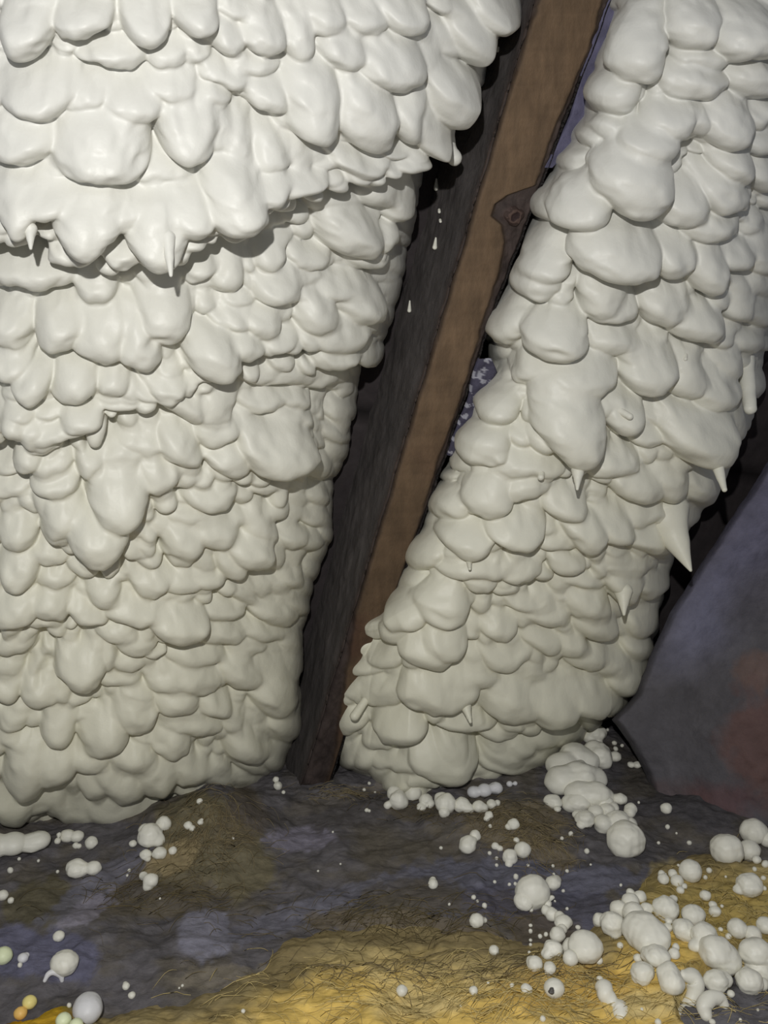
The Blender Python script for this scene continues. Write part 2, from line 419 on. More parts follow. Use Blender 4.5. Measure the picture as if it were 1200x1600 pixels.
left_tiers = [
    ([(-200, 385), (0, 385), (50, 375), (130, 404), (240, 420), (300, 368), (350, 368), (430, 316), (560, 274), (640, 232), (700, 228), (760, 160), (820, 90)], 0.040, 230),
    ([(-200, 690), (0, 690), (130, 690), (200, 655), (330, 598), (450, 565), (520, 582), (575, 560), (580, 420), (640, 300)], 0.022, 160),
    ([(20, 700), (75, 790), (100, 850), (155, 895), (230, 870), (290, 745), (360, 760), (430, 760), (475, 720), (478, 600)], 0.014, 140),
    ([(-200, 990), (0, 992), (130, 985), (278, 1020), (318, 930), (400, 900), (440, 800)], 0.010, 120),
]
right_tiers = [
    ([(800, 483), (870, 470), (975, 450), (1060, 447), (1110, 470), (1200, 480)], 0.009, 160),
    ([(690, 745), (830, 757), (872, 742), (902, 745), (940, 745), (1000, 720), (1110, 738), (1200, 640)], 0.012, 160),
    ([(640, 908), (735, 914), (840, 900), (980, 900), (1080, 830)], 0.010, 130),
    ([(640, 1045), (670, 1120), (735, 1152), (800, 1135), (920, 1128), (1010, 1070)], 0.016, 120),
]


def left_front(px, py):
    f = 0.070 - 0.0 * px
    f = f + 0.010 * np.sin(px / 130.0) 
    f = f + 0.030 / (1 + np.exp((py - 160) / 70))
    return f - 0.09 * np.clip((py - 1180) / 140, 0, 1.4) ** 2


def right_front(px, py):
    f = 0.085 + 0.008 * np.sin(py / 110.0)
    f = f + 0.012 * np.clip((py - 1100) / 140, 0, 1.2)
    b = np.clip((640 - px) / 60, 0, 1) * np.clip((py - 930) / 60, 0, 1)
    return f - 0.035 * b


left_mass, LV, LPX, LPY, LN = build_mass('spray_foam_mass', lambda r: np.full_like(np.asarray(r, float), -330.0), interp_fn(LEFT_EDGE), -190, 1345,
    parse(LEFT_LOBES), [(45, 513, 12, .006), (240, 505, 18, .006), (385, 66, 10, .005), (80, 1022, 9, .005), (410, 1105, 14, .003), (215, 186, 16, .004)],
    left_tiers, 21, 3.0, left_front, 0.13, 1180)
tag(left_mass, 'big cream spray foam mass with overhanging drooping folds, left of the brown rafter', 'spray foam')
right_mass, RV, RPX, RPY, RN = build_mass('spray_foam_mass', interp_fn(R_LEFT), interp_fn(R_RIGHT), -190, 1290,
    parse(RIGHT_LOBES), [(690, 940, 14, .004), (860, 520, 10, .003)],
    right_tiers, 77, 3.2, right_front, 0.13, 1180)
tag(right_mass, 'leaning cream column of spray foam lobes, right of the brown rafter', 'spray foam')


def surf(which, px, py):
    """point of a foam surface seen at a place of the photograph"""
    V = LV if which == 'L' else RV
    q = V - C0; z = q @ AX_F
    X = 600 + F_PX * (q @ AX_R) / z; Y = 800 - F_PX * (q @ AX_U) / z
    m = (X - px) ** 2 + (Y - py) ** 2
    m = np.where(m < 16, z - 10, m)
    i = np.unravel_index(np.argmin(m), m.shape)
    return V[i]


def tube(name, pts, radii, mat, parent=None, seg=18, wob=0.06, sub=8, flat=1.0):
    """smooth round-ended tapered tube through 3-D points"""
    pts = np.array(pts, float); radii = np.array(radii, float)
    n = len(pts); t = np.arange(n)
    T = np.linspace(0, n - 1, (n - 1) * sub + 1)
    # catmull-rom
    def cr(a, T):
        a = np.asarray(a, float); ap = np.concatenate([[2 * a[0] - a[1]], a, [2 * a[-1] - a[-2]]])
        i = np.clip(np.floor(T).astype(int), 0, n - 2); f = T - i
        f = f[:, None] if a.ndim == 2 else f
        p0, p1, p2, p3 = ap[i], ap[i + 1], ap[i + 2], ap[i + 3]
        return 0.5 * ((2 * p1) + (-p0 + p2) * f + (2 * p0 - 5 * p1 + 4 * p2 - p3) * f ** 2 + (-p0 + 3 * p1 - 3 * p2 + p3) * f ** 3)
    C = cr(pts, T); R = np.clip(cr(radii, T), 1e-5, None)
    d = np.gradient(C, axis=0); d /= np.linalg.norm(d, axis=1, keepdims=True)
    # end caps
    caps = 5
    cs, rs, ds = [], [], []
    for a in np.linspace(0, math.pi / 2, caps + 1)[:-1]:
        cs.append(C[0] - d[0] * R[0] * math.cos(a)); rs.append(R[0] * math.sin(a) + 1e-6); ds.append(d[0])
    cs += list(C); rs += list(R); ds += list(d)
    for a in np.linspace(math.pi / 2, 0, caps + 1)[1:]:
        cs.append(C[-1] + d[-1] * R[-1] * math.cos(a)); rs.append(R[-1] * math.sin(a) + 1e-6); ds.append(d[-1])
    cs = np.array(cs); rs = np.array(rs); ds = np.array(ds)
    ref = AX_F
    s = np.cross(ds, ref); s /= np.linalg.norm(s, axis=1, keepdims=True) + 1e-9
    b = np.cross(ds, s)
    ph = np.linspace(0, 2 * math.pi, seg, endpoint=False)
    sd = random.randint(0, 9999)
    ww = 1 + wob * vnoise(np.arange(len(cs))[:, None] * 1.0 + 0 * ph[None], 6 * np.sin(ph)[None] + 0 * rs[:, None], 4.0, sd)
    V = cs[:, None] + rs[:, None, None] * ww[..., None] * (np.cos(ph)[None, :, None] * s[:, None] + flat * np.sin(ph)[None, :, None] * b[:, None])
    m = len(cs)
    idx = np.arange(m * seg).reshape(m, seg)
    f = np.stack([idx[:-1], np.roll(idx, -1, 1)[:-1], np.roll(idx, -1, 1)[1:], idx[1:]], 2).reshape(-1, 4)
    return mesh_obj(name, V.reshape(-1, 3), f, mat, parent)


def px_m(p, n):
    """n photo pixels as metres at point p"""
    return n * float((np.asarray(p) - C0) @ AX_F) / F_PX


def drip(which, mass, x0, y0, x1, y1, w0, w1, deep=0.010):
    a = surf(which, x0, y0)
    d0 = float((a - C0) @ AX_F)
    pts = []; rad = []
    for t in np.linspace(0, 1, 5):
        d = d0 + (1 - t) * deep - 0.001
        x = x0 + (x1 - x0) * t; y = y0 + (y1 - y0) * t
        pts.append(P(x, y, d)); rad.append((w0 + (w1 - w0) * t ** 0.8) * d0 / F_PX / 2)
    # round the end
    return tube('drip', pts, rad, M_FOAM, mass, sub=6)


for a in [('L', left_mass, 47, 358, 48, 388, 22, 5, 0.004), ('L', left_mass, 262, 372, 267, 430, 26, 6, 0.006),
          ('R', right_mass, 903, 735, 902, 764, 22, 5),
          ('R', right_mass, 1164, 560, 1172, 638, 30, 20, 0.03), ('R', right_mass, 958, 636, 984, 651, 14, 11), ('R', right_mass, 847, 732, 845, 746, 12, 10),
          ('R', right_mass, 972, 345, 971, 362, 16, 5), ('R', right_mass, 1070, 545, 1071, 561, 14, 6),
          ('R', right_mass, 974, 925, 975, 960, 30, 5), ('R', right_mass, 1038, 806, 1079, 891, 84, 5, 0.03), ('R', right_mass, 733, 878, 734, 889, 10, 5),
          ('R', right_mass, 574, 1090, 554, 1119, 12, 15), ('R', right_mass, 728, 1105, 735, 1128, 18, 5), ('R', right_mass, 1120, 725, 1132, 765, 22, 8, 0.02)]:
    drip(*a)

# icicle that hangs free beside the rafter
ic = [P(705, 172, 0.80), P(703, 190, 0.80), P(699, 215, 0.80), P(703, 236, 0.798), P(710, 247, 0.796)]
o = tube('foam_icicle', ic, [0.0035, 0.0058, 0.0068, 0.007, 0.0068], M_FOAM)
tag(o, 'finger of pale foam hanging free against the dark side of the rafter', 'foam drip')

# ------------------------------------------------------------------ rafter
_ico = {}
def ico(sub):
    if sub not in _ico:
        bm = bmesh.new(); bmesh.ops.create_icosphere(bm, subdivisions=sub, radius=1)
        v = np.array([q.co[:] for q in bm.verts]); f = np.array([[w_.index for w_ in q.verts] for q in bm.faces]); bm.free()
        _ico[sub] = (v, f)
    return _ico[sub]


def lerp_pts(pts):
    y = np.array([p[1] for p in pts], float); x = np.array([p[0] for p in pts], float)
    return lambda r: np.interp(r, y, x)


raf_l = lerp_pts([(895, -190), (838, 0), (690, 500), (571, 900), (480, 1205), (462, 1260)])
raf_r = lerp_pts([(1025, -190), (957, 0), (770, 500), (700, 710), (622, 930), (540, 1150), (510, 1260)])
brn_l = lerp_pts([(905, -190), (843, 0), (815, 90), (790, 170), (765, 250), (742, 310), (718, 370), (703, 420), (690, 500), (660, 600), (618, 700), (588, 800), (566, 900), (548, 1000), (520, 1205)])
brn_r = lerp_pts([(1012, -190), (943, 0), (920, 80), (898, 130), (860, 220), (838, 290), (795, 305), (775, 320), (770, 338), (785, 352), (790, 380), (782, 420), (757, 495), (740, 560), (715, 640), (692, 700), (662, 800), (628, 900), (590, 1000), (560, 1100), (545, 1205)])
NR = 620
rows = np.linspace(-190, 1262, NR)
L = raf_l(rows) + 1.6 * fbm(rows, 0 * rows, 40, 3); R = raf_r(rows) + 2.2 * fbm(rows, 0 * rows, 30, 4)
parts = []
# section samples: (kind, t): left side back->front, face, right side front->back
ns, nf = 60, 150
side_depth = 0.125
sd_dir = -PN                      # away from the viewer, square to the face
rafA = []
cols = []
c_face1, c_face2 = srgb(112, 92, 72), srgb(92, 76, 60)
c_band = srgb(66, 57, 54); c_side = srgb(82, 78, 77); c_red = srgb(96, 66, 56); c_dark = srgb(46, 42, 40)
for k in range(ns):
    t = 1 - k / ns
    px = L; D = dplane(L, rows)
    p = P(L, rows, D) + sd_dir * side_depth * t
    p = p + _W * (0.0015 * fbm(rows, np.full_like(rows, t * 200), 30, 8))[:, None]
    rafA.append(p)
    n_ = fbm(rows, np.full_like(rows, t * 300), 60, 12)
    c = c_side * (1 + 0.25 * n_)[:, None]
    w = np.clip(1 - t * 6, 0, 1)
    c = c * (1 - w) + c_band * w
    cols.append(c)
for k in range(nf):
    if k == 0:
        wob = 3.5 * fbm(rows, rows * 0, 26, 31)
        BL = np.minimum(np.maximum(brn_l(rows) + wob, L + 3), R - 8); BR = np.maximum(np.minimum(brn_r(rows) - 0.8 * wob, R - 2), BL + 3)
    if k < 40: x = L + (BL - L) * k / 40.0
    elif k < 110: x = BL + (BR - BL) * (k - 40) / 70.0
    else: x = BR + (R - BR) * (k - 110) / 39.0
    D = dplane(x, rows)
    dl = x - BL; dr = BR - x
    inside = 1 / (1 + np.exp(-np.clip(np.minimum(dl, dr) / 1.6, -30, 30)))
    # rounded arrises and a rough surface on the waney bands
    rnd = np.maximum(0, 1 - np.minimum(x - L, R - x) / 7.0) ** 2 * 0.005
    rough = (1 - inside) * (0.0022 * fbm(x, rows, 14, 41) + 0.003)
    knot = np.exp(-(((x - 802) / 20) ** 2 + ((rows - 336) / 17) ** 2))
    ring = np.abs(np.hypot((x - 802) / 1.2, rows - 336) - 10)
    g = knot * 0.006 - 0.006 * np.exp(-(np.hypot((x - 804) / 1.6, (rows - 341)) / 6) ** 2)
    nrm = -rnd - rough + g
    p = P(x, rows, D) + PN * nrm[:, None]
    rafA.append(p)
    low = np.clip((rows - 650) / 300, 0, 1)[:, None]
    grain = fbm(x * 3.0, rows * 0.35, 30, 51)[:, None]
    face = (c_face1 * (0.55 + 0.45 * grain) + c_face2 * (0.45 - 0.45 * grain))
    pat = np.clip(fbm(x, rows, 70, 66) * 2, 0, 1)[:, None]
    face = face * (1 - 0.5 * low * pat) + c_red * 0.5 * low * pat
    face = face * (1 - 0.25 * low)
    cross = fbm(x * 0.3, rows * 4.0, 30, 58)[:, None]
    face = face * (1 + 0.10 * cross)
    band = c_band * (1 + 0.5 * fbm(x, rows, 16, 71))[:, None]
    edge_line = np.exp(-((np.minimum(np.abs(dl), np.abs(dr))) / 2.5) ** 2)[:, None]
    c = face * inside[:, None] + band * (1 - inside[:, None])
    c = c * (1 - 0.35 * edge_line)
    kn = np.exp(-(ring / 4) ** 2)[:, None] * knot[:, None]
    c = c * (1 - 0.3 * kn) + srgb(120, 95, 90) * 0.3 * kn
    cols.append(np.clip(c, 0.002, 1))
for k in range(ns):
    t = (k + 1) / ns
    p = P(R, rows, dplane(R, rows)) + sd_dir * side_depth * t
    rafA.append(p); cols.append(np.repeat(c_side[None], NR, 0))
V = np.stack(rafA, 1); Cc = np.stack(cols, 1)
rafter = bpy.data.objects.new('rafter', None); scene.collection.objects.link(rafter)
tag(rafter, 'old brown timber rafter with dark waney edges and a knot, between the foam masses', 'rafter')


def raf_part(name, a, b, label=None):
    v = V[:, a:b]
    o = mesh_obj(name, v.reshape(-1, 3), grid_faces(NR, b - a), M_RAFTER, rafter, cols=Cc[:, a:b].reshape(-1, 3))
    if label: o['label'] = label
    return o


raf_part('side_face', 0, ns + 1, 'dark grey side face')
raf_part('waney_edge', ns, ns + 41, 'rough dark waney edge')
raf_part('planed_face', ns + 40, ns + 111, 'brown planed face')
raf_part('waney_edge', ns + 110, ns + nf, 'rough dark waney edge')
raf_part('side_face', ns + nf - 1, V.shape[1], 'dark grey side face')
kd = float(dplane(803, 338)); kc = P(803, 338, kd)
kv, kf = ico(5)
rr_k = np.array([1.0 + 0.18 * vnoise(np.array(a_ * 2.0), np.array(b_ * 2.0), 1.0, 9) for a_, b_ in kv[:, :2]])
ring_k = np.hypot(kv[:, 0], kv[:, 1]) + 0.22 * vnoise(kv[:, 0] * 2.6, kv[:, 1] * 2.6, 1.0, 19)
depth_k = np.clip(1 - np.abs(ring_k - 0.62) / 0.4, 0, 1) * 0.0016 - 0.0006
e_up = np.cross(PN, _W)
kV = kc + (kv[:, :1] * 0.0105 * rr_k[:, None]) * _W + (kv[:, 1:2] * 0.0085 * rr_k[:, None]) * e_up + PN * (np.where(kv[:, 2] > 0, kv[:, 2] * 0.003 + depth_k, kv[:, 2] * 0.003) )[:, None]
kcol = np.where((np.abs(ring_k - 0.62) < 0.14)[:, None], srgb(84, 68, 62), np.where((ring_k < 0.45)[:, None], srgb(50, 38, 38), srgb(62, 50, 46)))
o = mesh_obj('knot', kV, kf, M_RAFTER, rafter, cols=kcol)
o['label'] = 'dark ringed knot'

# ------------------------------------------------------------------ roof sheathing behind
xs = np.linspace(-900, 2400, 160); yy = np.linspace(-900, 1700, 130)
GX, GY = np.meshgrid(xs, yy)
pp = P(GX, GY, dplane(np.clip(GX, -400, 1700), np.clip(GY, -300, 1400)))
ctr = P(600, 700, dplane(600, 700)); 
e2 = (_B - _T) / np.linalg.norm(_B - _T); e1 = np.cross(PN, e2)
a = np.linspace(-1.3, 1.5, 160); b = np.linspace(-1.3, 0.75, 130)
A, Bb = np.meshgrid(a, b)
pp = ctr + A[..., None] * e1 * (1 if e1[0] > 0 else -1) + Bb[..., None] * e2 - PN * 0.118
board = (np.abs(((Bb * 1000) % 140) - 70) > 66)
pp = pp - PN * (board * 0.006)[..., None]
cc = srgb(60, 55, 56) * (1 + 0.35 * fbm(A * 900, Bb * 900, 200, 90))[..., None]
cc = cc * np.where(board, 0.3, 1)[..., None]
o = mesh_obj('ceiling', pp.reshape(-1, 3), grid_faces(130, 160), M_DECK, cols=cc.reshape(-1, 3))
tag(o, 'dark boarded underside of the roof behind the foam', kind='structure')

# purple-grey strip of felt between the rafter and the right foam
def ribbon(name, left, right, depth_off, cfun, nr=160, nc=10, mat=None, bump=0.001, thick=0.004):
    ys = np.linspace(left[0][1], left[-1][1], nr)
    fl = lerp_pts(left); frr = lerp_pts(right)
    sA = np.linspace(0, 1, nc)
    X = fl(ys)[:, None] * (1 - sA) + frr(ys)[:, None] * sA
    Y = np.repeat(ys[:, None], nc, 1)
    Pp = P(X, Y, dplane(X, Y) - depth_off) + PN * (bump * fbm(X, Y, 18, 5))[..., None]
    back = Pp - PN * thick
    c = cfun(X, Y)
    V = np.concatenate([back[:, :1], Pp, back[:, -1:], ], 1)
    Cc = np.concatenate([c[:, :1], c, c[:, -1:]], 1)
    return mesh_obj(name, V.reshape(-1, 3), grid_faces(nr, nc + 2), mat, cols=Cc.reshape(-1, 3))


cf = lambda X, Y: srgb(92, 90, 112) * (1 + 0.35 * fbm(X, Y, 22, 6))[..., None]
o = ribbon('felt_strip', [(1015, -190), (950, 0), (915, 95), (893, 180), (868, 235), (850, 262)], [(1050, -190), (972, 0), (945, 95), (922, 180), (886, 240), (856, 268)], -0.004, cf, mat=M_BEAM)
tag(o, 'thin strip of grey-purple felt lining the upper right edge of the rafter', 'felt')
cf2 = lambda X, Y: np.where((fbm(X, Y, 9, 77) > 0.22)[..., None], srgb(150, 150, 160), srgb(70, 68, 84)) 
o = ribbon('felt_scrap', [(748, 560), (742, 580), (733, 620), (718, 660), (700, 712)], [(768, 560), (778, 582), (762, 605), (740, 650), (706, 712)], 0.004, cf2, mat=M_BEAM, bump=0.003)
tag(o, 'ragged grey-purple felt scrap with whitish crust on the rafter edge', 'felt')

# ------------------------------------------------------------------ purple-grey beam, lower right
bx_edge = lerp_pts([(1330, 500), (1200, 722), (1150, 800), (1095, 880), (1040, 970), (1012, 1030), (996, 1080), (955, 1125), (984, 1160), (1010, 1210), (1020, 1250), (1040, 1290), (1070, 1330), (1100, 1380)])
nr, nc = 300, 260
ys = np.linspace(470, 1380, nr)
E = bx_edge(ys) + 3 * fbm(ys, ys * 0, 30, 14)
s = np.linspace(0, 1, nc)
X = E[:, None] + (1560 - E[:, None]) * s[None]
Y = np.repeat(ys[:, None], nc, 1)
ex = 1010 + np.log1p(np.exp((1050 - Y) / 40.0)) * 40.0 * 0.6
Dm = 1.065 + 0.00012 * (1240 - Y) - 0.030 * (1 + np.tanh((X - ex - 80) / 70)) - 0.0001 * (X - ex)
Dm = Dm + 0.004 * fbm(X, Y, 120, 15) + 0.002 * fbm(X, Y, 20, 16) + 0.02 * np.clip(1 - (X - E[:, None]) / 14, 0, 1) ** 2
Pm = P(X, Y, Dm)
dE = (X - E[:, None])
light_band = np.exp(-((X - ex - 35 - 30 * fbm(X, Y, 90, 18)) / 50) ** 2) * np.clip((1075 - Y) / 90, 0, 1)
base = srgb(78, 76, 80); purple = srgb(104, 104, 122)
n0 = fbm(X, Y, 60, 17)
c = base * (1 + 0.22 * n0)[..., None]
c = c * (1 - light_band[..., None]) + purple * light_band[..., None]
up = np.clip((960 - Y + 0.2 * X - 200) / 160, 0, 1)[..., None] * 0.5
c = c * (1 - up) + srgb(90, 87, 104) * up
def blob(X, Y, cx, cy, rx, ry, sd, sharp=3.0, rot=0):
    a = math.radians(rot); ca, sa = math.cos(a), math.sin(a)
    dx, dy = X - cx, Y - cy
    u = dx * ca + dy * sa; v = -dx * sa + dy * ca
    d = np.sqrt((u / rx) ** 2 + (v / ry) ** 2) + 0.55 * fbm(X, Y, max(0.8 * min(rx, ry), 10), sd, 5, 0.62)
    return np.clip((1.0 - d) * sharp, 0, 1)[..., None]
redc = srgb(88, 67, 64)
for (cx, cy, rx, ry, sd, al, rc) in [(1185, 1050, 50, 34, 1, .75, srgb(98, 80, 74)), (1178, 1150, 62, 80, 2, .85, redc), (1120, 1265, 75, 55, 3, .85, srgb(86, 66, 68)), (1230, 1230, 80, 60, 4, .7, redc), (1060, 1245, 50, 36, 5, .35, redc)]:
    w = blob(X, Y, cx, cy, rx, ry, sd, 2.2) * al
    c = c * (1 - w) + rc * w
# side that turns back from the edge
back = P(E, ys, Dm[:, 0] + 0.14)[:, None]
V = np.concatenate([back, Pm, Pm[:, -1:] + AX_F * 0.3], 1)
Cc = np.concatenate([c[:, :1], c, c[:, -1:]], 1)
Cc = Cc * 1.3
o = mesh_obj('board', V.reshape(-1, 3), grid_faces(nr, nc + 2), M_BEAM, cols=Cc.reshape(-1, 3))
tag(o, 'broad purple-grey stained board with red-brown patches, at the lower right', 'board')

# ------------------------------------------------------------------ floor of dirty felt and wool
def floor_h(x, y):
    h = 0.012 * fbm(x * 1000, y * 1000, 170, 101, 3) + 0.008 * fbm(x * 1000, y * 1000, 38, 102, 5, 0.55)
    r = 1 - np.abs(fbm(x * 1000, y * 1200, 90, 103, 2)); h = h + 0.004 * (r ** 4)
    # mounds of wool
    for (px, py, rx, ry, hh) in [(330, 1300, .075, .085, .040), (800, 1295, .085, .06, .022), (650, 1430, .1, .05, .010)]:
        c = floor_flat(px, py)
        h = h + hh * np.exp(-(((x - c[0]) / rx) ** 2 + ((y - c[1]) / ry) ** 2) * 1.4)
    return h


def floor_flat(px, py):
    r = ray(px, py); t = -C0[2] / r[2]
    return C0 + r * t


def batt_h(x, y):
    """thickness of the yellow glass wool lying on the floor near the viewer"""
    px, py = to_px(np.stack([x, y, np.zeros_like(x)], -1))
    edge = np.interp(px, [-400, 150, 330, 400, 460, 520, 600, 700, 830, 900, 960, 1020, 1060, 1250, 1500], [1640, 1585, 1570, 1530, 1488, 1468, 1462, 1475, 1495, 1500, 1450, 1375, 1345, 1325, 1315])
    d = py - edge + 14 * fbm(px, py, 60, 111)
    notch = np.clip(1 - np.hypot((px - 1170) / 120, (py - 1600) / 75), 0, 1)
    k = 1 / (1 + np.exp(-np.clip(d / 16, -40, 40)))
    t = k * (0.012 + 0.008 * fbm(x * 1000, y * 1000, 70, 112, 3) + 0.004 * fbm(x * 1000, y * 2200, 22, 113, 3))
    return t - 0.05 * (notch > 0.02) * np.clip(notch * 3, 0, 1) - 0.006 * (1 - k)


def ground(x, y):
    return np.maximum(floor_h(x, y), floor_h(x, y) + batt_h(x, y))


fx = np.linspace(-0.75, 0.85, 760); fy = np.linspace(0.42, 1.35, 520)
FX, FY = np.meshgrid(fx, fy)
FZ = floor_h(FX, FY)
fpx, fpy = to_px(np.stack([FX, FY, FZ], -1))
n1 = fbm(fpx, fpy * 2, 60, 121); n2 = fbm(fpx, fpy, 18, 122)
grey = srgb(86, 83, 86); olive = srgb(88, 81, 66); pur = srgb(96, 95, 106); drk = srgb(70, 66, 64)
c = grey * (1 + 0.25 * n2)[..., None]
w = np.clip(n1 * 2.2 + 0.25, 0, 1)[..., None] * 0.6
c = c * (1 - w) + olive * w
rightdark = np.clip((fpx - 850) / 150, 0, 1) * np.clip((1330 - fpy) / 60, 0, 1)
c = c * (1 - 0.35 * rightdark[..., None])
for (cx, cy, rx, ry, rot, sd, al, col) in [
        (320, 1320, 110, 85, 0, 21, .95, srgb(100, 93, 70)), (380, 1280, 50, 50, 0, 22, .6, srgb(86, 76, 60)), (270, 1340, 50, 25, -30, 33, .6, srgb(150, 132, 92)), (60, 1410, 60, 45, 0, 23, .8, srgb(86, 80, 56)), (250, 1400, 110, 40, 0, 24, .6, srgb(84, 76, 60)),
        (150, 1385, 110, 26, -35, 25, .8, pur), (60, 1490, 110, 45, 10, 26, .9, srgb(90, 90, 112)), (140, 1420, 60, 18, -30, 27, .8, srgb(118, 114, 126)),
        (320, 1460, 45, 42, -20, 28, .95, srgb(112, 111, 124)), (460, 1430, 120, 22, -22, 29, .9, pur), (560, 1395, 110, 18, -18, 30, .9, pur),
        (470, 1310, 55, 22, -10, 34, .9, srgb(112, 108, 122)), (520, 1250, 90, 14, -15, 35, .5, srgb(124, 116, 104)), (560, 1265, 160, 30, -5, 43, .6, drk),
        (790, 1370, 190, 26, 4, 31, .95, srgb(92, 92, 106)), (930, 1375, 90, 24, -6, 32, .9, srgb(90, 90, 104)), (900, 1420, 70, 40, 0, 36, .8, srgb(80, 80, 96)), (780, 1410, 60, 26, 10, 37, .6, srgb(76, 74, 90)),
        (800, 1290, 100, 45, 0, 38, .85, srgb(104, 94, 74)), (860, 1330, 55, 25, 30, 39, .6, srgb(116, 104, 80)), (680, 1270, 90, 16, 0, 40, .7, srgb(84, 76, 62)), (620, 1330, 80, 30, 0, 44, .5, srgb(84, 78, 66)),
        (650, 1400, 90, 28, 0, 41, .5, srgb(86, 78, 62)), (1000, 1330, 80, 30, 0, 42, .4, srgb(70, 68, 70)), (1120, 1400, 150, 60, 0, 45, .9, srgb(140, 126, 84)), (1180, 1590, 120, 50, 0, 46, .9, srgb(96, 94, 98)),
        (720, 1480, 90, 30, 0, 47, .8, srgb(110, 98, 78)), (840, 1450, 60, 30, 0, 48, .7, srgb(84, 74, 58)), (600, 1440, 130, 20, 0, 49, .6, srgb(104, 92, 68)), (350, 1525, 100, 20, -5, 50, .6, srgb(116, 108, 92))]:
    w = blob(fpx, fpy, cx, cy, rx, ry, sd, 5.0, rot) * al
    c = c * (1 - w) + col * w
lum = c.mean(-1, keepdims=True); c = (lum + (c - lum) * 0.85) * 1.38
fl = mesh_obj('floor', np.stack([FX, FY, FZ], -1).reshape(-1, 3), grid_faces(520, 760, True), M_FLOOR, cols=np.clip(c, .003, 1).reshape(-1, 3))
tag(fl, 'floor of dusty grey-purple felt with matted brown wool', kind='structure')

bx_ = np.linspace(-0.55, 0.62, 640); by_ = np.linspace(0.42, 0.98, 340)
BX, BY = np.meshgrid(bx_, by_)
BZ = floor_h(BX, BY) + batt_h(BX, BY)
bpx, bpy_ = to_px(np.stack([BX, BY, BZ], -1))
n1 = fbm(bpx, bpy_ * 2, 80, 131); n2 = fbm(bpx, bpy_ * 2, 20, 132)
yel = srgb(208, 180, 104); pale = srgb(194, 182, 142); brn = srgb(120, 110, 84)
c = yel * (1 + 0.15 * n2)[..., None]
w = np.clip(n1 * 2 + .2, 0, 1)[..., None] * 0.6
c = c * (1 - w) + pale * w
bedge = np.interp(bpx, [-400, 150, 330, 400, 460, 520, 600, 700, 830, 900, 960, 1020, 1060, 1250, 1500], [1640, 1585, 1570, 1530, 1488, 1468, 1462, 1475, 1495, 1500, 1450, 1375, 1345, 1325, 1315])
w = np.clip(1 - (bpy_ - bedge - 12 + 34 * n1 + 16 * n2) / 60, 0, 1)[..., None] * 0.92
c = c * (1 - w) + brn * w
for (cx, cy, rx, ry, sd, al, col) in [(10, 1570, 45, 60, 61, .95, srgb(110, 74, 20)), (80, 1560, 60, 30, 62, .7, srgb(120, 120, 50)), (60, 1590, 60, 30, 66, .8, srgb(200, 160, 30)), (1130, 1430, 170, 70, 63, .8, srgb(156, 140, 88)), (880, 1540, 120, 40, 64, .5, srgb(186, 150, 70)), (1120, 1500, 60, 40, 65, .5, srgb(120, 108, 80)), (650, 1500, 160, 25, 67, .5, srgb(170, 154, 110))]:  # amber, olive and gold corner spots: warm light leak painted into the wool
    w = blob(bpx, bpy_, cx, cy, rx, ry, sd, 2.5) * al
    c = c * (1 - w) + col * w
c = c * np.array([1.16, 1.14, 1.08])
bt = mesh_obj('insulation_batt', np.stack([BX, BY, BZ], -1).reshape(-1, 3), grid_faces(340, 640, True), M_WOOL, cols=np.clip(c, .003, 1).reshape(-1, 3))
tag(bt, 'matted yellow glass wool batt across the foreground floor', 'insulation')


# ------------------------------------------------------------------ foam beads
_ggx = np.linspace(-0.75, 0.85, 900); _ggy = np.linspace(0.40, 1.35, 640)
_GG = ground(*np.meshgrid(_ggx, _ggy))


def ground_at(x, y):
    i = np.clip((np.asarray(y) - _ggy[0]) / (_ggy[1] - _ggy[0]), 0, 638.99); j = np.clip((np.asarray(x) - _ggx[0]) / (_ggx[1] - _ggx[0]), 0, 898.99)
    a, b = i.astype(int), j.astype(int); fi, fj = i - a, j - b
    return (_GG[a, b] * (1 - fj) + _GG[a, b + 1] * fj) * (1 - fi) + (_GG[a + 1, b] * (1 - fj) + _GG[a + 1, b + 1] * fj) * fi


def on_ground(px, py, r_px, sink=0.25):
    """centre of a ball of r_px photo pixels that rests on the ground where the photo shows it"""
    rd = ray(px, py); t = np.linspace(0.5, 1.7, 2400)
    p = C0 + rd[None] * t[:, None]; r = r_px * t / F_PX
    hit = p[:, 2] - r * (1 - sink) < ground_at(p[:, 0], p[:, 1])
    i = int(np.argmax(hit)) if hit.any() else 2399
    return p[i], float(r[i])


def n3(v, sc, sd):
    return (vnoise(v[:, 0] * sc, v[:, 1] * sc, 1.0, sd) + vnoise(v[:, 1] * sc + 9, v[:, 2] * sc, 1.0, sd + 1) + vnoise(v[:, 2] * sc + 5, v[:, 0] * sc + 3, 1.0, sd + 2)) / 3


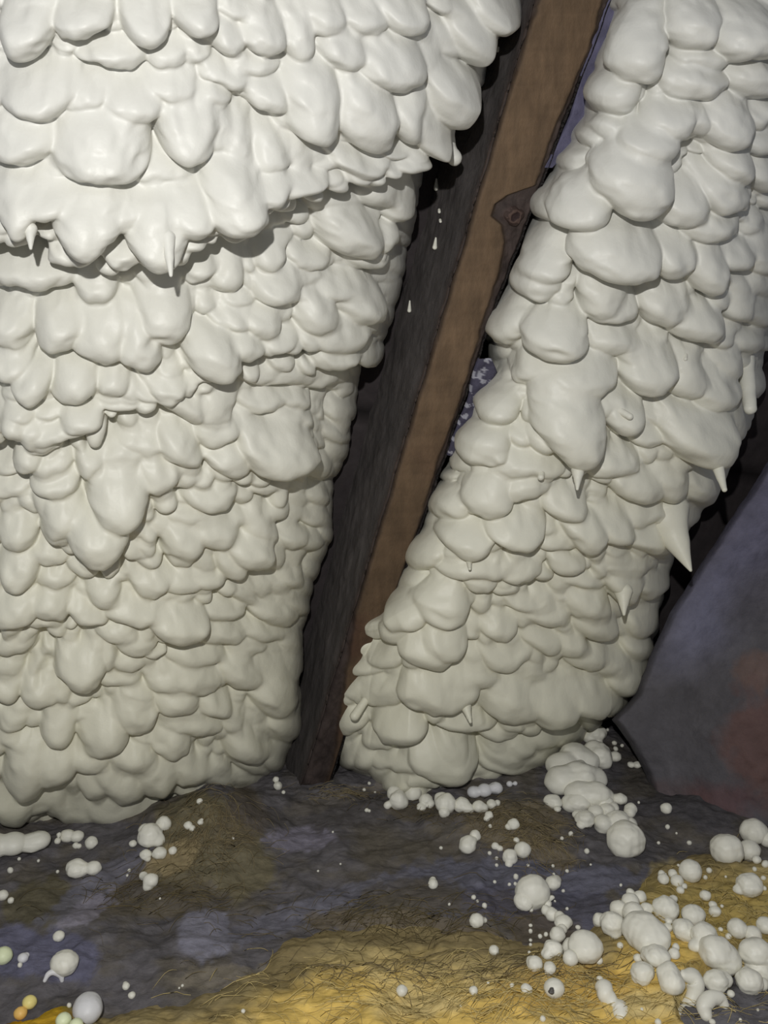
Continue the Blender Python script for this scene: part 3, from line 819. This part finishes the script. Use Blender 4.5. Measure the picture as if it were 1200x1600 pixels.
def blob_mesh(name, balls, mat, sub=5, rough=0.05, squash=0.9, parent=None, seed=None, c=None):
    """one lump grown together from overlapping balls [(centre, radius)], smooth union seen from its middle"""
    dirs, f = ico(sub)
    cs = np.array([b[0] for b in balls]); rs = np.array([b[1] for b in balls])
    if c is None:
        c = (cs * (rs ** 2)[:, None]).sum(0) / (rs ** 2).sum()
    best = np.full(len(dirs), -1.0)
    for q, r in zip(cs, rs):
        oc = q - c; b = dirs @ oc; disc = b * b - (oc @ oc - r * r)
        t = np.where(disc > 0, b + np.sqrt(np.clip(disc, 0, None)), -1)
        k = 0.30 * r
        h = np.clip(0.5 + 0.5 * (t - best) / k, 0, 1)
        m = best * (1 - h) + t * h + k * h * (1 - h)
        best = np.where(t > 0, np.where(best > 0, m, t), best)
    best = np.clip(best, 0.2 * rs.min(), None)
    sd = random.randint(0, 9999) if seed is None else seed
    best = best * (1 + rough * n3(dirs, 1.6, sd) + 0.4 * rough * n3(dirs, 4.0, sd + 5))
    V = dirs * best[:, None]; V[:, 2] *= squash
    o = mesh_obj(name, V, f, mat, parent)
    o.location = c
    return o


def bead(balls, label, cat='foam bead', mat=None, group=None, squash=0.92, name='foam_bead', sub=None, rough=0.05, pits=()):
    """balls given as (photo x, photo y, photo radius); all rest on the ground as one lump"""
    big = max(balls, key=lambda b: b[2])
    p0, r0 = on_ground(*big)
    d0 = float((p0 - C0) @ AX_F)
    bl = []
    for (x, y, r) in balls:
        if (x, y, r) == tuple(big):
            bl.append((p0, r0)); continue
        q, rr = on_ground(x, y, r)
        dq = float((q - C0) @ AX_F)
        dq = max(min(dq, d0 + 0.9 * (r0 + rr)), d0 - 0.9 * (r0 + rr))
        # keep the lump together: blend toward the depth of its main ball
        dd = d0 + 0.6 * (dq - d0)
        bl.append((P(x, y, dd), r * dd / F_PX))
    if sub is None:
        sub = 5 if big[2] > 14 else (4 if big[2] > 6 else 3)
    o = blob_mesh(name, bl, mat or M_BEAD, sub=sub, squash=squash, rough=rough)
    for (x, y, r) in pits:
        c, rr = min(bl, key=lambda b: np.hypot(*(np.array(to_px(b[0])) - np.array([x, y]))))
        rd = ray(x, y); oc = C0 - c; A_ = rd @ rd; B_ = rd @ oc; Cc_ = oc @ oc - (rr * 0.97) ** 2
        t = (-B_ - math.sqrt(max(B_ * B_ - A_ * Cc_, 0))) / A_
        q = C0 + rd * t
        pit = blob_mesh('pit', [(q, r * float((q - C0) @ AX_F) / F_PX)], M_PIT_SHADE, sub=3, rough=0.5, squash=0.8)  # dark lump added in place of a shaded hole
        pit.parent = o; pit.matrix_parent_inverse = Matrix.Translation(o.location).inverted()
        tag(pit, 'dark lump standing in for the shade inside a pit')
    tag(o, label, cat, group)
    return o


def wormy(name, path, label, mat=None, cat='foam lump'):
    pts, rad = [], []
    d_main = None
    for (x, y, r) in path:
        p, rr = on_ground(x, y, r)
        d = float((p - C0) @ AX_F)
        d_main = d if d_main is None else 0.6 * d_main + 0.4 * d
        q = P(x, y, d_main); pts.append(q); rad.append(r * d_main / F_PX)
    o = tube(name, pts, rad, mat or M_BEAD, seg=22, wob=0.10, sub=6)
    tag(o, label, cat)
    return o


BEADS = [
    # left part of the floor
    ([(235, 1305, 19), (226, 1296, 10), (246, 1312, 11)], 'plump foam lump against the foot of the left foam mass, above two small balls'),
    ([(256, 1287, 12), (247, 1294, 8)], 'foam nub tucked under the left foam mass beside the brown wool mound'),
    ([(228, 1335, 9), (231, 1342, 5)], 'left ball of the small pair below the plump lump at the left foam foot'),
    ([(249, 1333, 11)], 'right ball of the small pair below the plump lump at the left foam foot'),
    ([(270, 1329, 7)], 'faint small bead half sunk in the brown wool at the left'),
    ([(208, 1318, 6)], 'small whitish bead left of the plump lump, under the left foam mass'),
    ([(143, 1317, 10)], 'round bead on the dark felt just under the left foam mass'),
    ([(106, 1306, 11), (120, 1307, 10)], 'flat whitish foam chip under the left foam mass, beside a round bead'),
    ([(118, 1321, 5), (124, 1322, 4)], 'tiny sliver of foam below the flat whitish chip at the left'),
    ([(90, 1314, 5), (92, 1304, 4)], 'tiny pale bead at the right end of the flat foam slab'),
    ([(119, 1357, 17), (129, 1357, 12), (146, 1356, 12)], 'dumbbell of two joined foam balls on the left felt'),
    ([(236, 1376, 12), (231, 1385, 8), (225, 1369, 7)], 'C-shaped curl of foam on the brown felt at the left'),
    ([(4, 1399, 9)], 'oval bead cut by the left edge of the photo, on the olive felt'),
    ([(17, 1407, 5)], 'small round bead right of the oval bead at the left edge'),
    ([(92, 1463, 9)], 'oval bead alone on purple felt above the big ball at lower left'),
    ([(101, 1505, 21)], 'large single ball on grey felt at lower left, above a broken shell'),
    ([(197, 1541, 6), (196, 1537, 4)], 'upper bead of the small pair on the wool right of the white ball'),
    ([(206, 1555, 6)], 'lower bead of the small pair on the wool right of the white ball'),
    ([(312, 1252, 5)], 'tiny round bead at the top of the brown wool mound'),
    ([(294, 1290, 7), (300, 1294, 5)], 'small grooved bead on the brown wool mound'),
    ([(313, 1285, 5), (315, 1281, 3)], 'small sliver bead on the brown wool mound, right of the grooved one'),
    ([(434, 1228, 7), (431, 1218, 5)], 'small frosty bead on the felt at the foot of the rafter'),
    # foot of the right foam mass
    ([(623, 1250, 15), (616, 1240, 11), (606, 1258, 6)], 'leftmost knob in the row under the right foam mass'),
    ([(645, 1238, 14), (640, 1228, 12)], 'knob behind the leftmost knob under the right foam mass'),
    ([(665, 1250, 11), (658, 1262, 8), (672, 1256, 8)], 'ragged hooked knob under the right foam mass'),
    ([(697, 1256, 16), (690, 1248, 11)], 'knob with a small ball in front, under the right foam mass'),
    ([(694, 1269, 9)], 'small ball sitting in front of a knob under the right foam mass'),
    ([(722, 1258, 13), (731, 1263, 9)], 'squarish knob right of the ball-fronted knob under the right foam'),
    ([(748, 1260, 10), (755, 1262, 7)], 'small knob below the white foam slab'),
    ([(768, 1257, 8), (777, 1255, 5)], 'last pointed knob of the row below the white foam slab'),
    ([(764, 1274, 7), (760, 1280, 5)], 'teardrop bead just below the row of knobs'),
    ([(802, 1288, 9), (795, 1292, 5)], 'mushroom-shaped bead on the brown wool'),
    ([(730, 1322, 13), (732, 1315, 12)], 'egg-shaped ball on dark felt, front one of a joined-looking pair'),
    ([(742, 1306, 9)], 'small ball behind the egg-shaped ball on dark felt'),
    ([(807, 1313, 5)], 'tiny ball on top of the middle group of three'),
    ([(817, 1328, 13)], 'round grey-cream ball, right one of the middle group'),
    ([(797, 1339, 12), (795, 1350, 6)], 'pointed ball, left one of the middle group'),
    ([(774, 1322, 6), (781, 1326, 5)], 'little elongated bead left of the pointed ball'),
    ([(832, 1394, 27)], 'large ball on the purple felt strip, middle of the floor'),
    ([(819, 1408, 16)], 'smaller ball overlapping the front of the large middle ball'),
    ([(864, 1380, 12), (868, 1376, 9)], 'ball leaning on the right of the large middle ball'),
    ([(855, 1413, 7), (862, 1402, 4)], 'small bead in front of the right leaning ball'),
    ([(677, 1381, 8), (676, 1376, 6)], 'lone small bead at the left end of the purple felt strip'),
    ([(744, 1438, 12), (756, 1438, 5)], 'lemon-shaped bead on the brown wool left of the middle'),
    ([(772, 1485, 8)], 'lone bead at the rim of the yellow wool'),
    ([(628, 1548, 9)], 'lone oval bead on yellow wool, lower middle left'),
    ([(740, 1548, 7)], 'lone oval bead on yellow wool, lower middle'),
    ([(822, 1545, 8), (826, 1548, 6)], 'small rough bead left of the pitted ball'),
    ([(800, 1540, 4)], 'tiny bead at the left of the small rough bead on yellow wool'),
    # knotted group in the middle
    ([(862, 1428, 11), (852, 1422, 8)], 'topmost lump of the knotted group left of the purple patch'),
    ([(880, 1441, 13), (874, 1432, 9)], 'pointed lump of the knotted group, beside the purple patch'),
    ([(871, 1460, 12), (878, 1452, 8)], 'middle lump of the knotted group'),
    ([(864, 1482, 15), (856, 1490, 10)], 'folded lump of the knotted group, left of the big smooth ball'),
    ([(915, 1480, 27)], 'big smooth ball at the right of the knotted group'),
    ([(893, 1480, 15)], 'half-hidden ball behind the left of the big smooth ball'),
    ([(936, 1501, 6)], 'nub at the lower right of the big smooth ball'),
    ([(891, 1497, 12)], 'small round ball in front of the big smooth ball'),
    ([(836, 1506, 12), (830, 1503, 8)], 'left rounded bead under the knotted group'),
    ([(859, 1512, 10), (857, 1520, 6)], 'teardrop bead hanging under the knotted group'),
    # column of lumps at the right foot
    ([(933, 1146, 15), (922, 1152, 11), (935, 1160, 7)], 'small rough lump highest in the gap right of the right foam mass'),
    ([(937, 1182, 20), (928, 1174, 17), (944, 1192, 12)], 'elongated lump at the upper right of the foam column foot'),
    ([(898, 1182, 26), (880, 1196, 25), (915, 1190, 24)], 'uppermost broad lobe of the heap at the right foam foot'),
    ([(880, 1218, 27), (905, 1212, 30), (925, 1216, 22)], 'widest lobe of the heap at the right foam foot'),
    ([(905, 1240, 24), (930, 1242, 24), (946, 1245, 14)], 'third lobe of the heap, under the widest one'),
    ([(904, 1252, 21), (893, 1256, 15), (922, 1256, 13)], 'folded front lobe of the heap at the right foam foot'),
    ([(866, 1253, 13), (859, 1250, 10)], 'outlying knob at the left of the heap'),
    ([(871, 1264, 6)], 'tiny ball below the outlying knob of the heap'),
    ([(942, 1253, 15)], 'small knob tucked at the right of the heap'),
    ([(914, 1279, 16), (903, 1272, 10), (907, 1290, 7)], 'pointed ball below the heap at the right foam foot'),
    ([(931, 1268, 12)], 'small ball right of the pointed ball below the heap'),
    ([(948, 1266, 12), (958, 1263, 10)], 'flattened ball above the triple lump'),
    ([(986, 1264, 10), (984, 1270, 9)], 'little nub above the right end of the triple lump'),
    ([(966, 1284, 19), (943, 1288, 15), (985, 1288, 13)], 'triple-lobed lump behind the large oval ball'),
    ([(975, 1312, 27), (982, 1312, 27)], 'large oval ball in front of the triple lump'),
    ([(969, 1249, 11), (962, 1248, 9)], 'whitish chip right of the heap on dark felt'),
    ([(961, 1182, 10)], 'small grey bead in the dark corner right of the heap'),
    ([(986, 1195, 6), (996, 1195, 7)], 'twin bead in the dark corner right of the heap'),
    ([(1041, 1263, 9)], 'lone bead on dark felt beside the purple-grey board'),
    # right pile
    ([(1136, 1328, 26)], 'large ball at the left of the trio by the right edge, under the board'),
    ([(1178, 1299, 21)], 'uppermost ball of the trio by the right edge'),
    ([(1171, 1329, 17)], 'smaller middle ball of the trio by the right edge'),
    ([(1199, 1312, 12)], 'ball cut by the right edge beside the trio'),
    ([(1182, 1343, 7)], 'tiny ball under the trio by the right edge'),
    ([(1079, 1361, 18)], 'round ball with small ones at its left, upper edge of the right pile'),
    ([(1058, 1377, 10)], 'small ball lower left of the upper round ball of the right pile'),
    ([(1051, 1365, 7)], 'smaller ball between two others at the top of the right pile'),
    ([(1037, 1374, 9), (1034, 1366, 6)], 'left bead in the string at the top of the right pile'),
    ([(1063, 1391, 6), (1069, 1385, 5)], 'rough bead at the lower end of the string at the top of the right pile'),
    ([(1171, 1384, 20), (1155, 1391, 9)], 'ball with a side nub, below the trio at the right edge'),
    ([(1102, 1399, 9)], 'oval bead on yellow wool between the string and the nubbed ball'),
    ([(1117, 1424, 9), (1114, 1414, 6)], 'pear-shaped bead on yellow wool below the nubbed ball'),
    ([(1040, 1419, 20), (1052, 1404, 7)], 'horned ball near the top of the right pile'),
    ([(1010, 1420, 10), (1012, 1432, 7)], 'crumpled bead left of the horned ball'),
    ([(1000, 1401, 10), (985, 1395, 7)], 'uppermost small bead of the right pile\'s left arm'),
    ([(985, 1409, 14)], 'half-hidden ball at the upper left of the right pile'),
    ([(967, 1420, 14)], 'left shoulder ball of the right pile, behind the others'),
    ([(990, 1427, 17)], 'ball directly above the large egg of the right pile'),
    ([(937, 1437, 11), (932, 1442, 6)], 'leftmost flat bead of the right pile beside the purple felt'),
    ([(957, 1443, 19), (960, 1458, 10)], 'ball with a ragged underside left of the large egg'),
    ([(1002, 1454, 30), (1018, 1466, 29)], 'large egg-shaped ball in the middle of the right pile'),
    ([(1043, 1450, 8), (1045, 1438, 6)], 'thin upright sliver right of the large egg'),
    ([(969, 1477, 5)], 'tiny bead below the ball with the ragged underside'),
    ([(1026, 1494, 19), (1015, 1492, 14)], 'ball just below the large egg of the right pile'),
    ([(997, 1497, 7)], 'tiny ball between the large egg and the low left ball'),
    ([(1004, 1521, 18), (994, 1530, 8)], 'low left ball of the right pile on yellow wool'),
    ([(1045, 1520, 18), (1050, 1535, 19)], 'oblong ball hanging below the egg of the right pile'),
    ([(1053, 1490, 9), (1056, 1480, 6)], 'pear bead standing alone in the middle of the right pile'),
    ([(1083, 1430, 18)], 'top ball of the right pile\'s long diagonal chain'),
    ([(1068, 1452, 17), (1075, 1460, 13)], 'left ball near the top of the long diagonal chain'),
    ([(1100, 1462, 21), (1088, 1478, 12)], 'middle ball of the long diagonal chain'),
    ([(1118, 1486, 25), (1132, 1500, 24)], 'long oval lump with a pit at the end of the diagonal chain'),
    ([(1152, 1451, 15)], 'speckled ball right of the diagonal chain'),
    ([(1176, 1460, 14)], 'half-hidden ball between the speckled ball and the right edge'),
    ([(1196, 1446, 14)], 'ball cut by the right edge above the big folded lump'),
    ([(1138, 1463, 5)], 'tiny bead at the lower left of the speckled ball'),
    ([(1126, 1452, 4)], 'tiny bead left of the speckled ball'),
    ([(1180, 1488, 24), (1196, 1494, 20)], 'big folded lump at the right edge'),
    ([(1184, 1512, 20), (1196, 1520, 16)], 'ball under the big folded lump at the right edge'),
    ([(1170, 1533, 21), (1190, 1538, 10)], 'ball with a dark pit, lowest of the lumps at the right edge'),
    ([(1119, 1533, 19), (1130, 1530, 14)], 'bean-shaped ball above the curled hook at lower right'),
    ([(1142, 1553, 6)], 'tiny bright bead right of the curled hook'),
    ([(937, 1531, 6)], 'small bead above the bent worm of foam'),
]
PITS = {'long oval lump with a pit at the end of the diagonal chain': [(1115, 1510, 4)],
        'ball with a dark pit, lowest of the lumps at the right edge': [(1185, 1533, 5)],
        'large oval ball in front of the triple lump': []}
for balls, lab in BEADS:
    bead(balls, lab, pits=PITS.get(lab, ()), rough=0.16 if len(balls) > 1 else 0.11,
         squash=0.78 if 'heap' in lab else random.uniform(0.84, 0.98))
bead([(866, 1544, 16)], 'pale ball with a square dark pit on the yellow wool', pits=[(862, 1548, 5)])
bead([(50, 1324, 12), (20, 1318, 22), (-10, 1322, 24), (-45, 1325, 24), (60, 1313, 18)], 'long flat foam slab under the left foam mass, cut by the left edge', 'foam lump', squash=0.75, name='foam_lump')
bead([(740, 1238, 11), (757, 1235, 12), (775, 1231, 11)], 'white flattened slab of foam under the right foam mass', 'foam lump', M_WHITE, squash=0.85, name='foam_lump')
bead([(796, 1225, 5), (805, 1224, 4)], 'thin whitish tail chip right of the white slab', mat=M_WHITE)
bead([(137, 1578, 22), (137, 1572, 21)], 'large bluish white ball at the lower left', mat=M_WHITE)
bead([(5, 1493, 14)], 'bead with a pale green light leak painted on, cut by the left edge', mat=M_GLEAK)
bead([(36, 1497, 8), (41, 1493, 5)], 'whitish half bead beside the bead painted with pale green light', mat=M_WHITE)
bead([(46, 1566, 11)], 'bead with a bright yellow light leak painted on, on the lower left wool', mat=M_YLEAK)
bead([(32, 1583, 10)], 'bead with an orange light leak painted on, on the lower left wool', mat=M_OLEAK)
bead([(99, 1594, 12)], 'bead with yellow-green light painted on, at the lower edge left of the white ball', mat=M_GLEAK)
bead([(119, 1602, 11)], 'bead with pale green light painted on, cut by the lower edge under the white ball', mat=M_GLEAK)
wormy('broken_shell', [(70, 1532, 3), (76, 1522, 4), (86, 1519, 5), (95, 1524, 4.5), (97, 1532, 3)], 'broken ring-shaped shell of foam below the large single ball', M_WHITE, 'foam shell')
wormy('foam_lump', [(944, 1545, 14), (947, 1555, 14), (958, 1568, 11), (968, 1576, 13), (971, 1586, 12)], 'bent worm of foam alone on the yellow wool')
wormy('foam_lump', [(1068, 1524, 8), (1082, 1528, 14), (1086, 1545, 14), (1080, 1562, 11), (1068, 1574, 7), (1056, 1584, 7)], 'twisted neck of foam stretching down from the pile')
wormy('foam_lump', [(1103, 1586, 9), (1100, 1572, 12), (1110, 1560, 12), (1124, 1560, 10), (1132, 1570, 7)], 'curled hook of foam at the lower right')

TINY = [
    ('tiny foam bead scattered on the dark felt in front of the right foam mass', 'specks before the right foam mass',
     [(689, 1325, 3), (766, 1291, 3), (765, 1333, 3.5), (776, 1341, 3), (776, 1352, 3), (825, 1352, 2.5), (806, 1370, 4.5), (805, 1381, 3), (796, 1382, 3), (773, 1378, 3), (740, 1402, 4), (746, 1408, 2.5), (757, 1415, 4.5), (702, 1413, 2.5), (892, 1303, 4), (878, 1310, 3), (917, 1330, 4.5), (864, 1353, 3), (886, 1361, 3), (880, 1392, 3), (886, 1420, 3), (867, 1408, 2), (903, 1449, 4), (865, 1366, 2.5), (923, 1351, 2)]),
    ('tiny bright bead in the vertical dotted row beside the knotted group', 'dotted row of specks',
     [(829, 1446, 3), (829, 1455, 3.6), (829, 1469, 3), (829, 1476, 2.6), (827, 1488, 2.6), (844, 1463, 4), (853, 1460, 3.5), (830, 1422, 4)]),
    ('tiny white speck of foam in the dark corner by the board', 'specks by the board',
     [(949, 1140, 3), (960, 1161, 4), (962, 1170, 4), (972, 1165, 3), (993, 1163, 3), (997, 1168, 2), (998, 1254, 2.3), (1043, 1292, 4), (1029, 1317, 3), (1077, 1317, 4), (1057, 1302, 2), (1040, 1366, 2), (1108, 1360, 5), (1102, 1371, 4), (970, 1383, 2.5)]),
    ('tiny foam bead scattered on the yellow wool among the right pile', 'specks in the right pile',
     [(1193, 1372, 4), (1196, 1350, 6), (1134, 1370, 2), (1128, 1416, 3), (1179, 1358, 4), (1194, 1388, 4), (1190, 1378, 2), (1003, 1577, 2.5), (1184, 1578, 2.5), (1060, 1352, 2.5), (1157, 1594, 3), (1113, 1597, 5), (1028, 1597, 6), (848, 1592, 5), (763, 1536, 2.5), (720, 1572, 2)]),
    ('tiny white speck on the grey felt at the lower left of the photo', 'specks on the left felt',
     [(202, 1360, 3), (199, 1368, 2.4), (90, 1362, 3), (30, 1342, 3), (16, 1360, 5), (31, 1508, 4), (108, 1571, 4), (285, 1540, 2.5), (280, 1544, 2), (380, 1580, 4), (364, 1310, 2.5), (60, 1345, 2.6), (250, 1404, 2)]),
    ('tiny white speck on the dark felt at the foot of the rafter', 'specks at the foot of the rafter',
     [(569, 1234, 3), (573, 1266, 3.5), (577, 1267, 2.5), (520, 1300, 1.8), (497, 1361, 2), (532, 1350, 1.8), (577, 1224, 3), (443, 1238, 3), (586, 1238, 2)]),
]
REFS = [(114, 1308, 'flat whitish chip'), (129, 1357, 'foam dumbbell'), (236, 1376, 'C-shaped curl'), (5, 1399, 'oval bead cut by the left edge'), (92, 1463, 'bead on purple felt'),
        (101, 1505, 'large single ball'), (137, 1578, 'bluish white ball'), (235, 1305, 'plump foam lump'), (200, 1548, 'pair on the lower left wool'), (30, 1318, 'flat foam slab'), (330, 1290, 'brown wool mound'), (434, 1228, 'frosty bead at the rafter foot'), (540, 1200, 'foot of the rafter'),
        (697, 1262, 'ball-fronted knob'), (757, 1235, 'white foam slab'), (802, 1288, 'mushroom-shaped bead'), (730, 1320, 'egg-shaped ball'), (817, 1328, 'round ball of the middle group'), (796, 1340, 'pointed ball of the middle group'),
        (832, 1394, 'large middle ball'), (677, 1381, 'lone bead on the felt strip'), (745, 1438, 'lemon-shaped bead'), (864, 1380, 'leaning ball'), (772, 1485, 'bead at the yellow wool rim'), (740, 1548, 'oval bead on yellow wool'),
        (870, 1450, 'knotted group'), (915, 1480, 'big smooth ball'), (866, 1544, 'square-pitted ball'), (905, 1215, 'foam heap'), (976, 1312, 'large oval ball'), (933, 1146, 'rough lump in the gap'), (991, 1195, 'twin bead in the dark corner'),
        (1041, 1263, 'lone bead beside the board'), (1136, 1328, 'large ball of the trio'), (1079, 1361, 'upper round ball'), (1169, 1385, 'nubbed ball'), (1117, 1424, 'pear-shaped bead'), (1010, 1460, 'large egg'),
        (1119, 1534, 'bean-shaped ball'), (1110, 1572, 'curled hook'), (1170, 1533, 'pitted ball at the right edge'), (960, 1565, 'bent worm of foam'), (1058, 1377, 'bead string')]
_used = set()


def tiny_label(x, y, noun):
    near = sorted(REFS, key=lambda q: math.hypot(q[0] - x, q[1] - y))
    for rank in range(6):
        rx_, ry_, nm = near[rank]
        dx, dy = x - rx_, y - ry_; d = math.hypot(dx, dy)
        a = math.degrees(math.atan2(-dy, dx)) % 360
        way = ['right of', 'upper right of', 'above', 'upper left of', 'left of', 'lower left of', 'below', 'lower right of'][int(((a + 22.5) % 360) // 45)]
        how = 'close' if d < 30 else ('a little' if d < 60 else 'well')
        how = {'close': 'just', 'a little': 'a little', 'well': 'far'}[how]
        lab = f'{noun} {how} {way} the {nm}'
        if lab not in _used:
            _used.add(lab); return lab
    return lab


for lab, grp, pts in TINY:
    first = None
    for (x, y, r) in pts:
        p, rr = on_ground(x, y, r)
        if first is None:
            first = blob_mesh('foam_bead', [(np.zeros(3), 1.0)], M_BEAD, sub=3, rough=0.12); o = first
        else:
            o = first.copy(); scene.collection.objects.link(o)
            o.rotation_euler = (random.uniform(0, 3), random.uniform(0, 3), random.uniform(0, 3))
        o.location = p; o.scale = (rr * random.uniform(.85, 1.1), rr * random.uniform(.85, 1.1), rr)
        noun = 'tiny foam speck' if r < 2.8 else ('tiny foam bead' if r < 3.7 else 'small foam bead')
        tag(o, tiny_label(x, y, noun), 'foam bead', grp)

# drops stuck to the dark side of the rafter
def on_side(px, py):
    best = None
    for t in np.linspace(0.02, 1.0, 60):
        rr_ = np.linspace(py - 60, py + 120, 120)
        Lx = raf_l(rr_); q = P(Lx, rr_, dplane(Lx, rr_)) + sd_dir * side_depth * t
        X, Y = to_px(q); m = (X - px) ** 2 + (Y - py) ** 2; i = int(np.argmin(m))
        if best is None or m[i] < best[0]: best = (m[i], q[i])
    return best[1]


for (x0, y0, x1, y1, r0, r1, lab) in [
        (685, 281, 684, 294, 1.6, 3.8, 'highest white drop of foam stuck to the dark side of the rafter'),
        (684, 372, 682, 386, 1.4, 3.8, 'white drop on the dark side of the rafter, level with the knot'),
        (643, 470, 642, 485, 1.2, 3.2, 'lowest white drop on the dark side of the rafter'),
        (689, 328, 689, 331, 2.2, 2.4, 'tiny white speck between the two upper drops on the rafter'),
        (691, 344, 691, 346, 2.2, 2.2, 'tiny round white speck above the middle drop on the rafter'),
        (722, 188, 721, 196, 2.5, 4.2, 'white bead beside the hanging icicle on the rafter side'),
        (782, 75, 781, 80, 1.5, 2.6, 'uppermost tiny speck on the rafter side, near the foam edge')]:
    a_, b_ = on_side(x0, y0), on_side(x1, y1)
    nrm_ = -_W * 0.002
    o = tube('foam_drop', [a_ + nrm_, (a_ + b_) / 2 + nrm_, b_ + nrm_], [px_m(a_, r0), px_m(a_, (r0 + r1) / 2), px_m(b_, r1)], M_BEAD, seg=14, sub=4)
    tag(o, lab, 'foam drop')


# ------------------------------------------------------------------ loose glass fibres lying on the wool
def fibres(name, parent, spots, mat, seed, label=None):
    r = np.random.RandomState(seed); V = []; Fc = []; Cl = []
    for (cx, cy, rx, ry, n, ang, spread, ln, col) in spots:
        for _ in range(n):
            px = cx + r.randn() * rx * 0.5; py = cy + r.randn() * ry * 0.5
            p, _r = on_ground(px, py, 0.5)
            a = math.radians(ang + r.uniform(-spread, spread)); L_ = ln * r.uniform(0.5, 1.3)
            cur = r.uniform(-1.6, 1.6); m = 7
            pts = []
            x, y = p[0], p[1]; lift = r.uniform(0.0004, 0.004)
            for k in range(m):
                t = k / (m - 1)
                g = float(ground_at(x, y)) + 0.0003 + lift * 4 * t * (1 - t)
                pts.append((x, y, g)); x += math.cos(a) * L_ / m; y += math.sin(a) * L_ / m; a += cur / m
            w = r.uniform(0.00012, 0.00028)
            b0 = len(V)
            for (x, y, z) in pts:
                V += [(x - w, y, z), (x + w, y, z), (x, y + w * 0.3, z + w * 1.6)]
            c_ = np.array(col) * r.uniform(0.7, 1.25)
            Cl += [c_] * (3 * m)
            for k in range(m - 1):
                for q in range(3):
                    i0 = b0 + 3 * k + q; i1 = b0 + 3 * k + (q + 1) % 3
                    Fc.append((i0, i1, i1 + 3, i0 + 3))
    o = mesh_obj(name, np.array(V), np.array(Fc), mat, parent, cols=np.clip(np.array(Cl), 0, 1))
    tag(o, label, kind='stuff')
    return o


ylw = srgb(222, 202, 140); tan = srgb(150, 136, 104); olv = srgb(120, 108, 78)
fibres('loose_fibres', bt, [(800, 1560, 420, 60, 700, 10, 50, 0.03, ylw), (720, 1520, 360, 25, 250, 10, 50, 0.03, tan), (1120, 1430, 120, 80, 250, 20, 90, 0.025, ylw * 0.8)], M_WOOL, 3)
o = fibres('loose_fibres', fl, [(320, 1310, 90, 70, 350, 70, 70, 0.03, tan), (800, 1290, 70, 40, 260, 10, 60, 0.03, tan), (850, 1340, 60, 40, 120, 100, 50, 0.03, tan), (520, 1240, 60, 10, 60, 0, 20, 0.03, tan), (250, 1400, 160, 50, 160, 20, 60, 0.03, olv), (620, 1440, 200, 40, 250, 10, 60, 0.03, olv), (700, 1270, 100, 20, 80, 10, 60, 0.02, olv)], M_WOOL, 4)
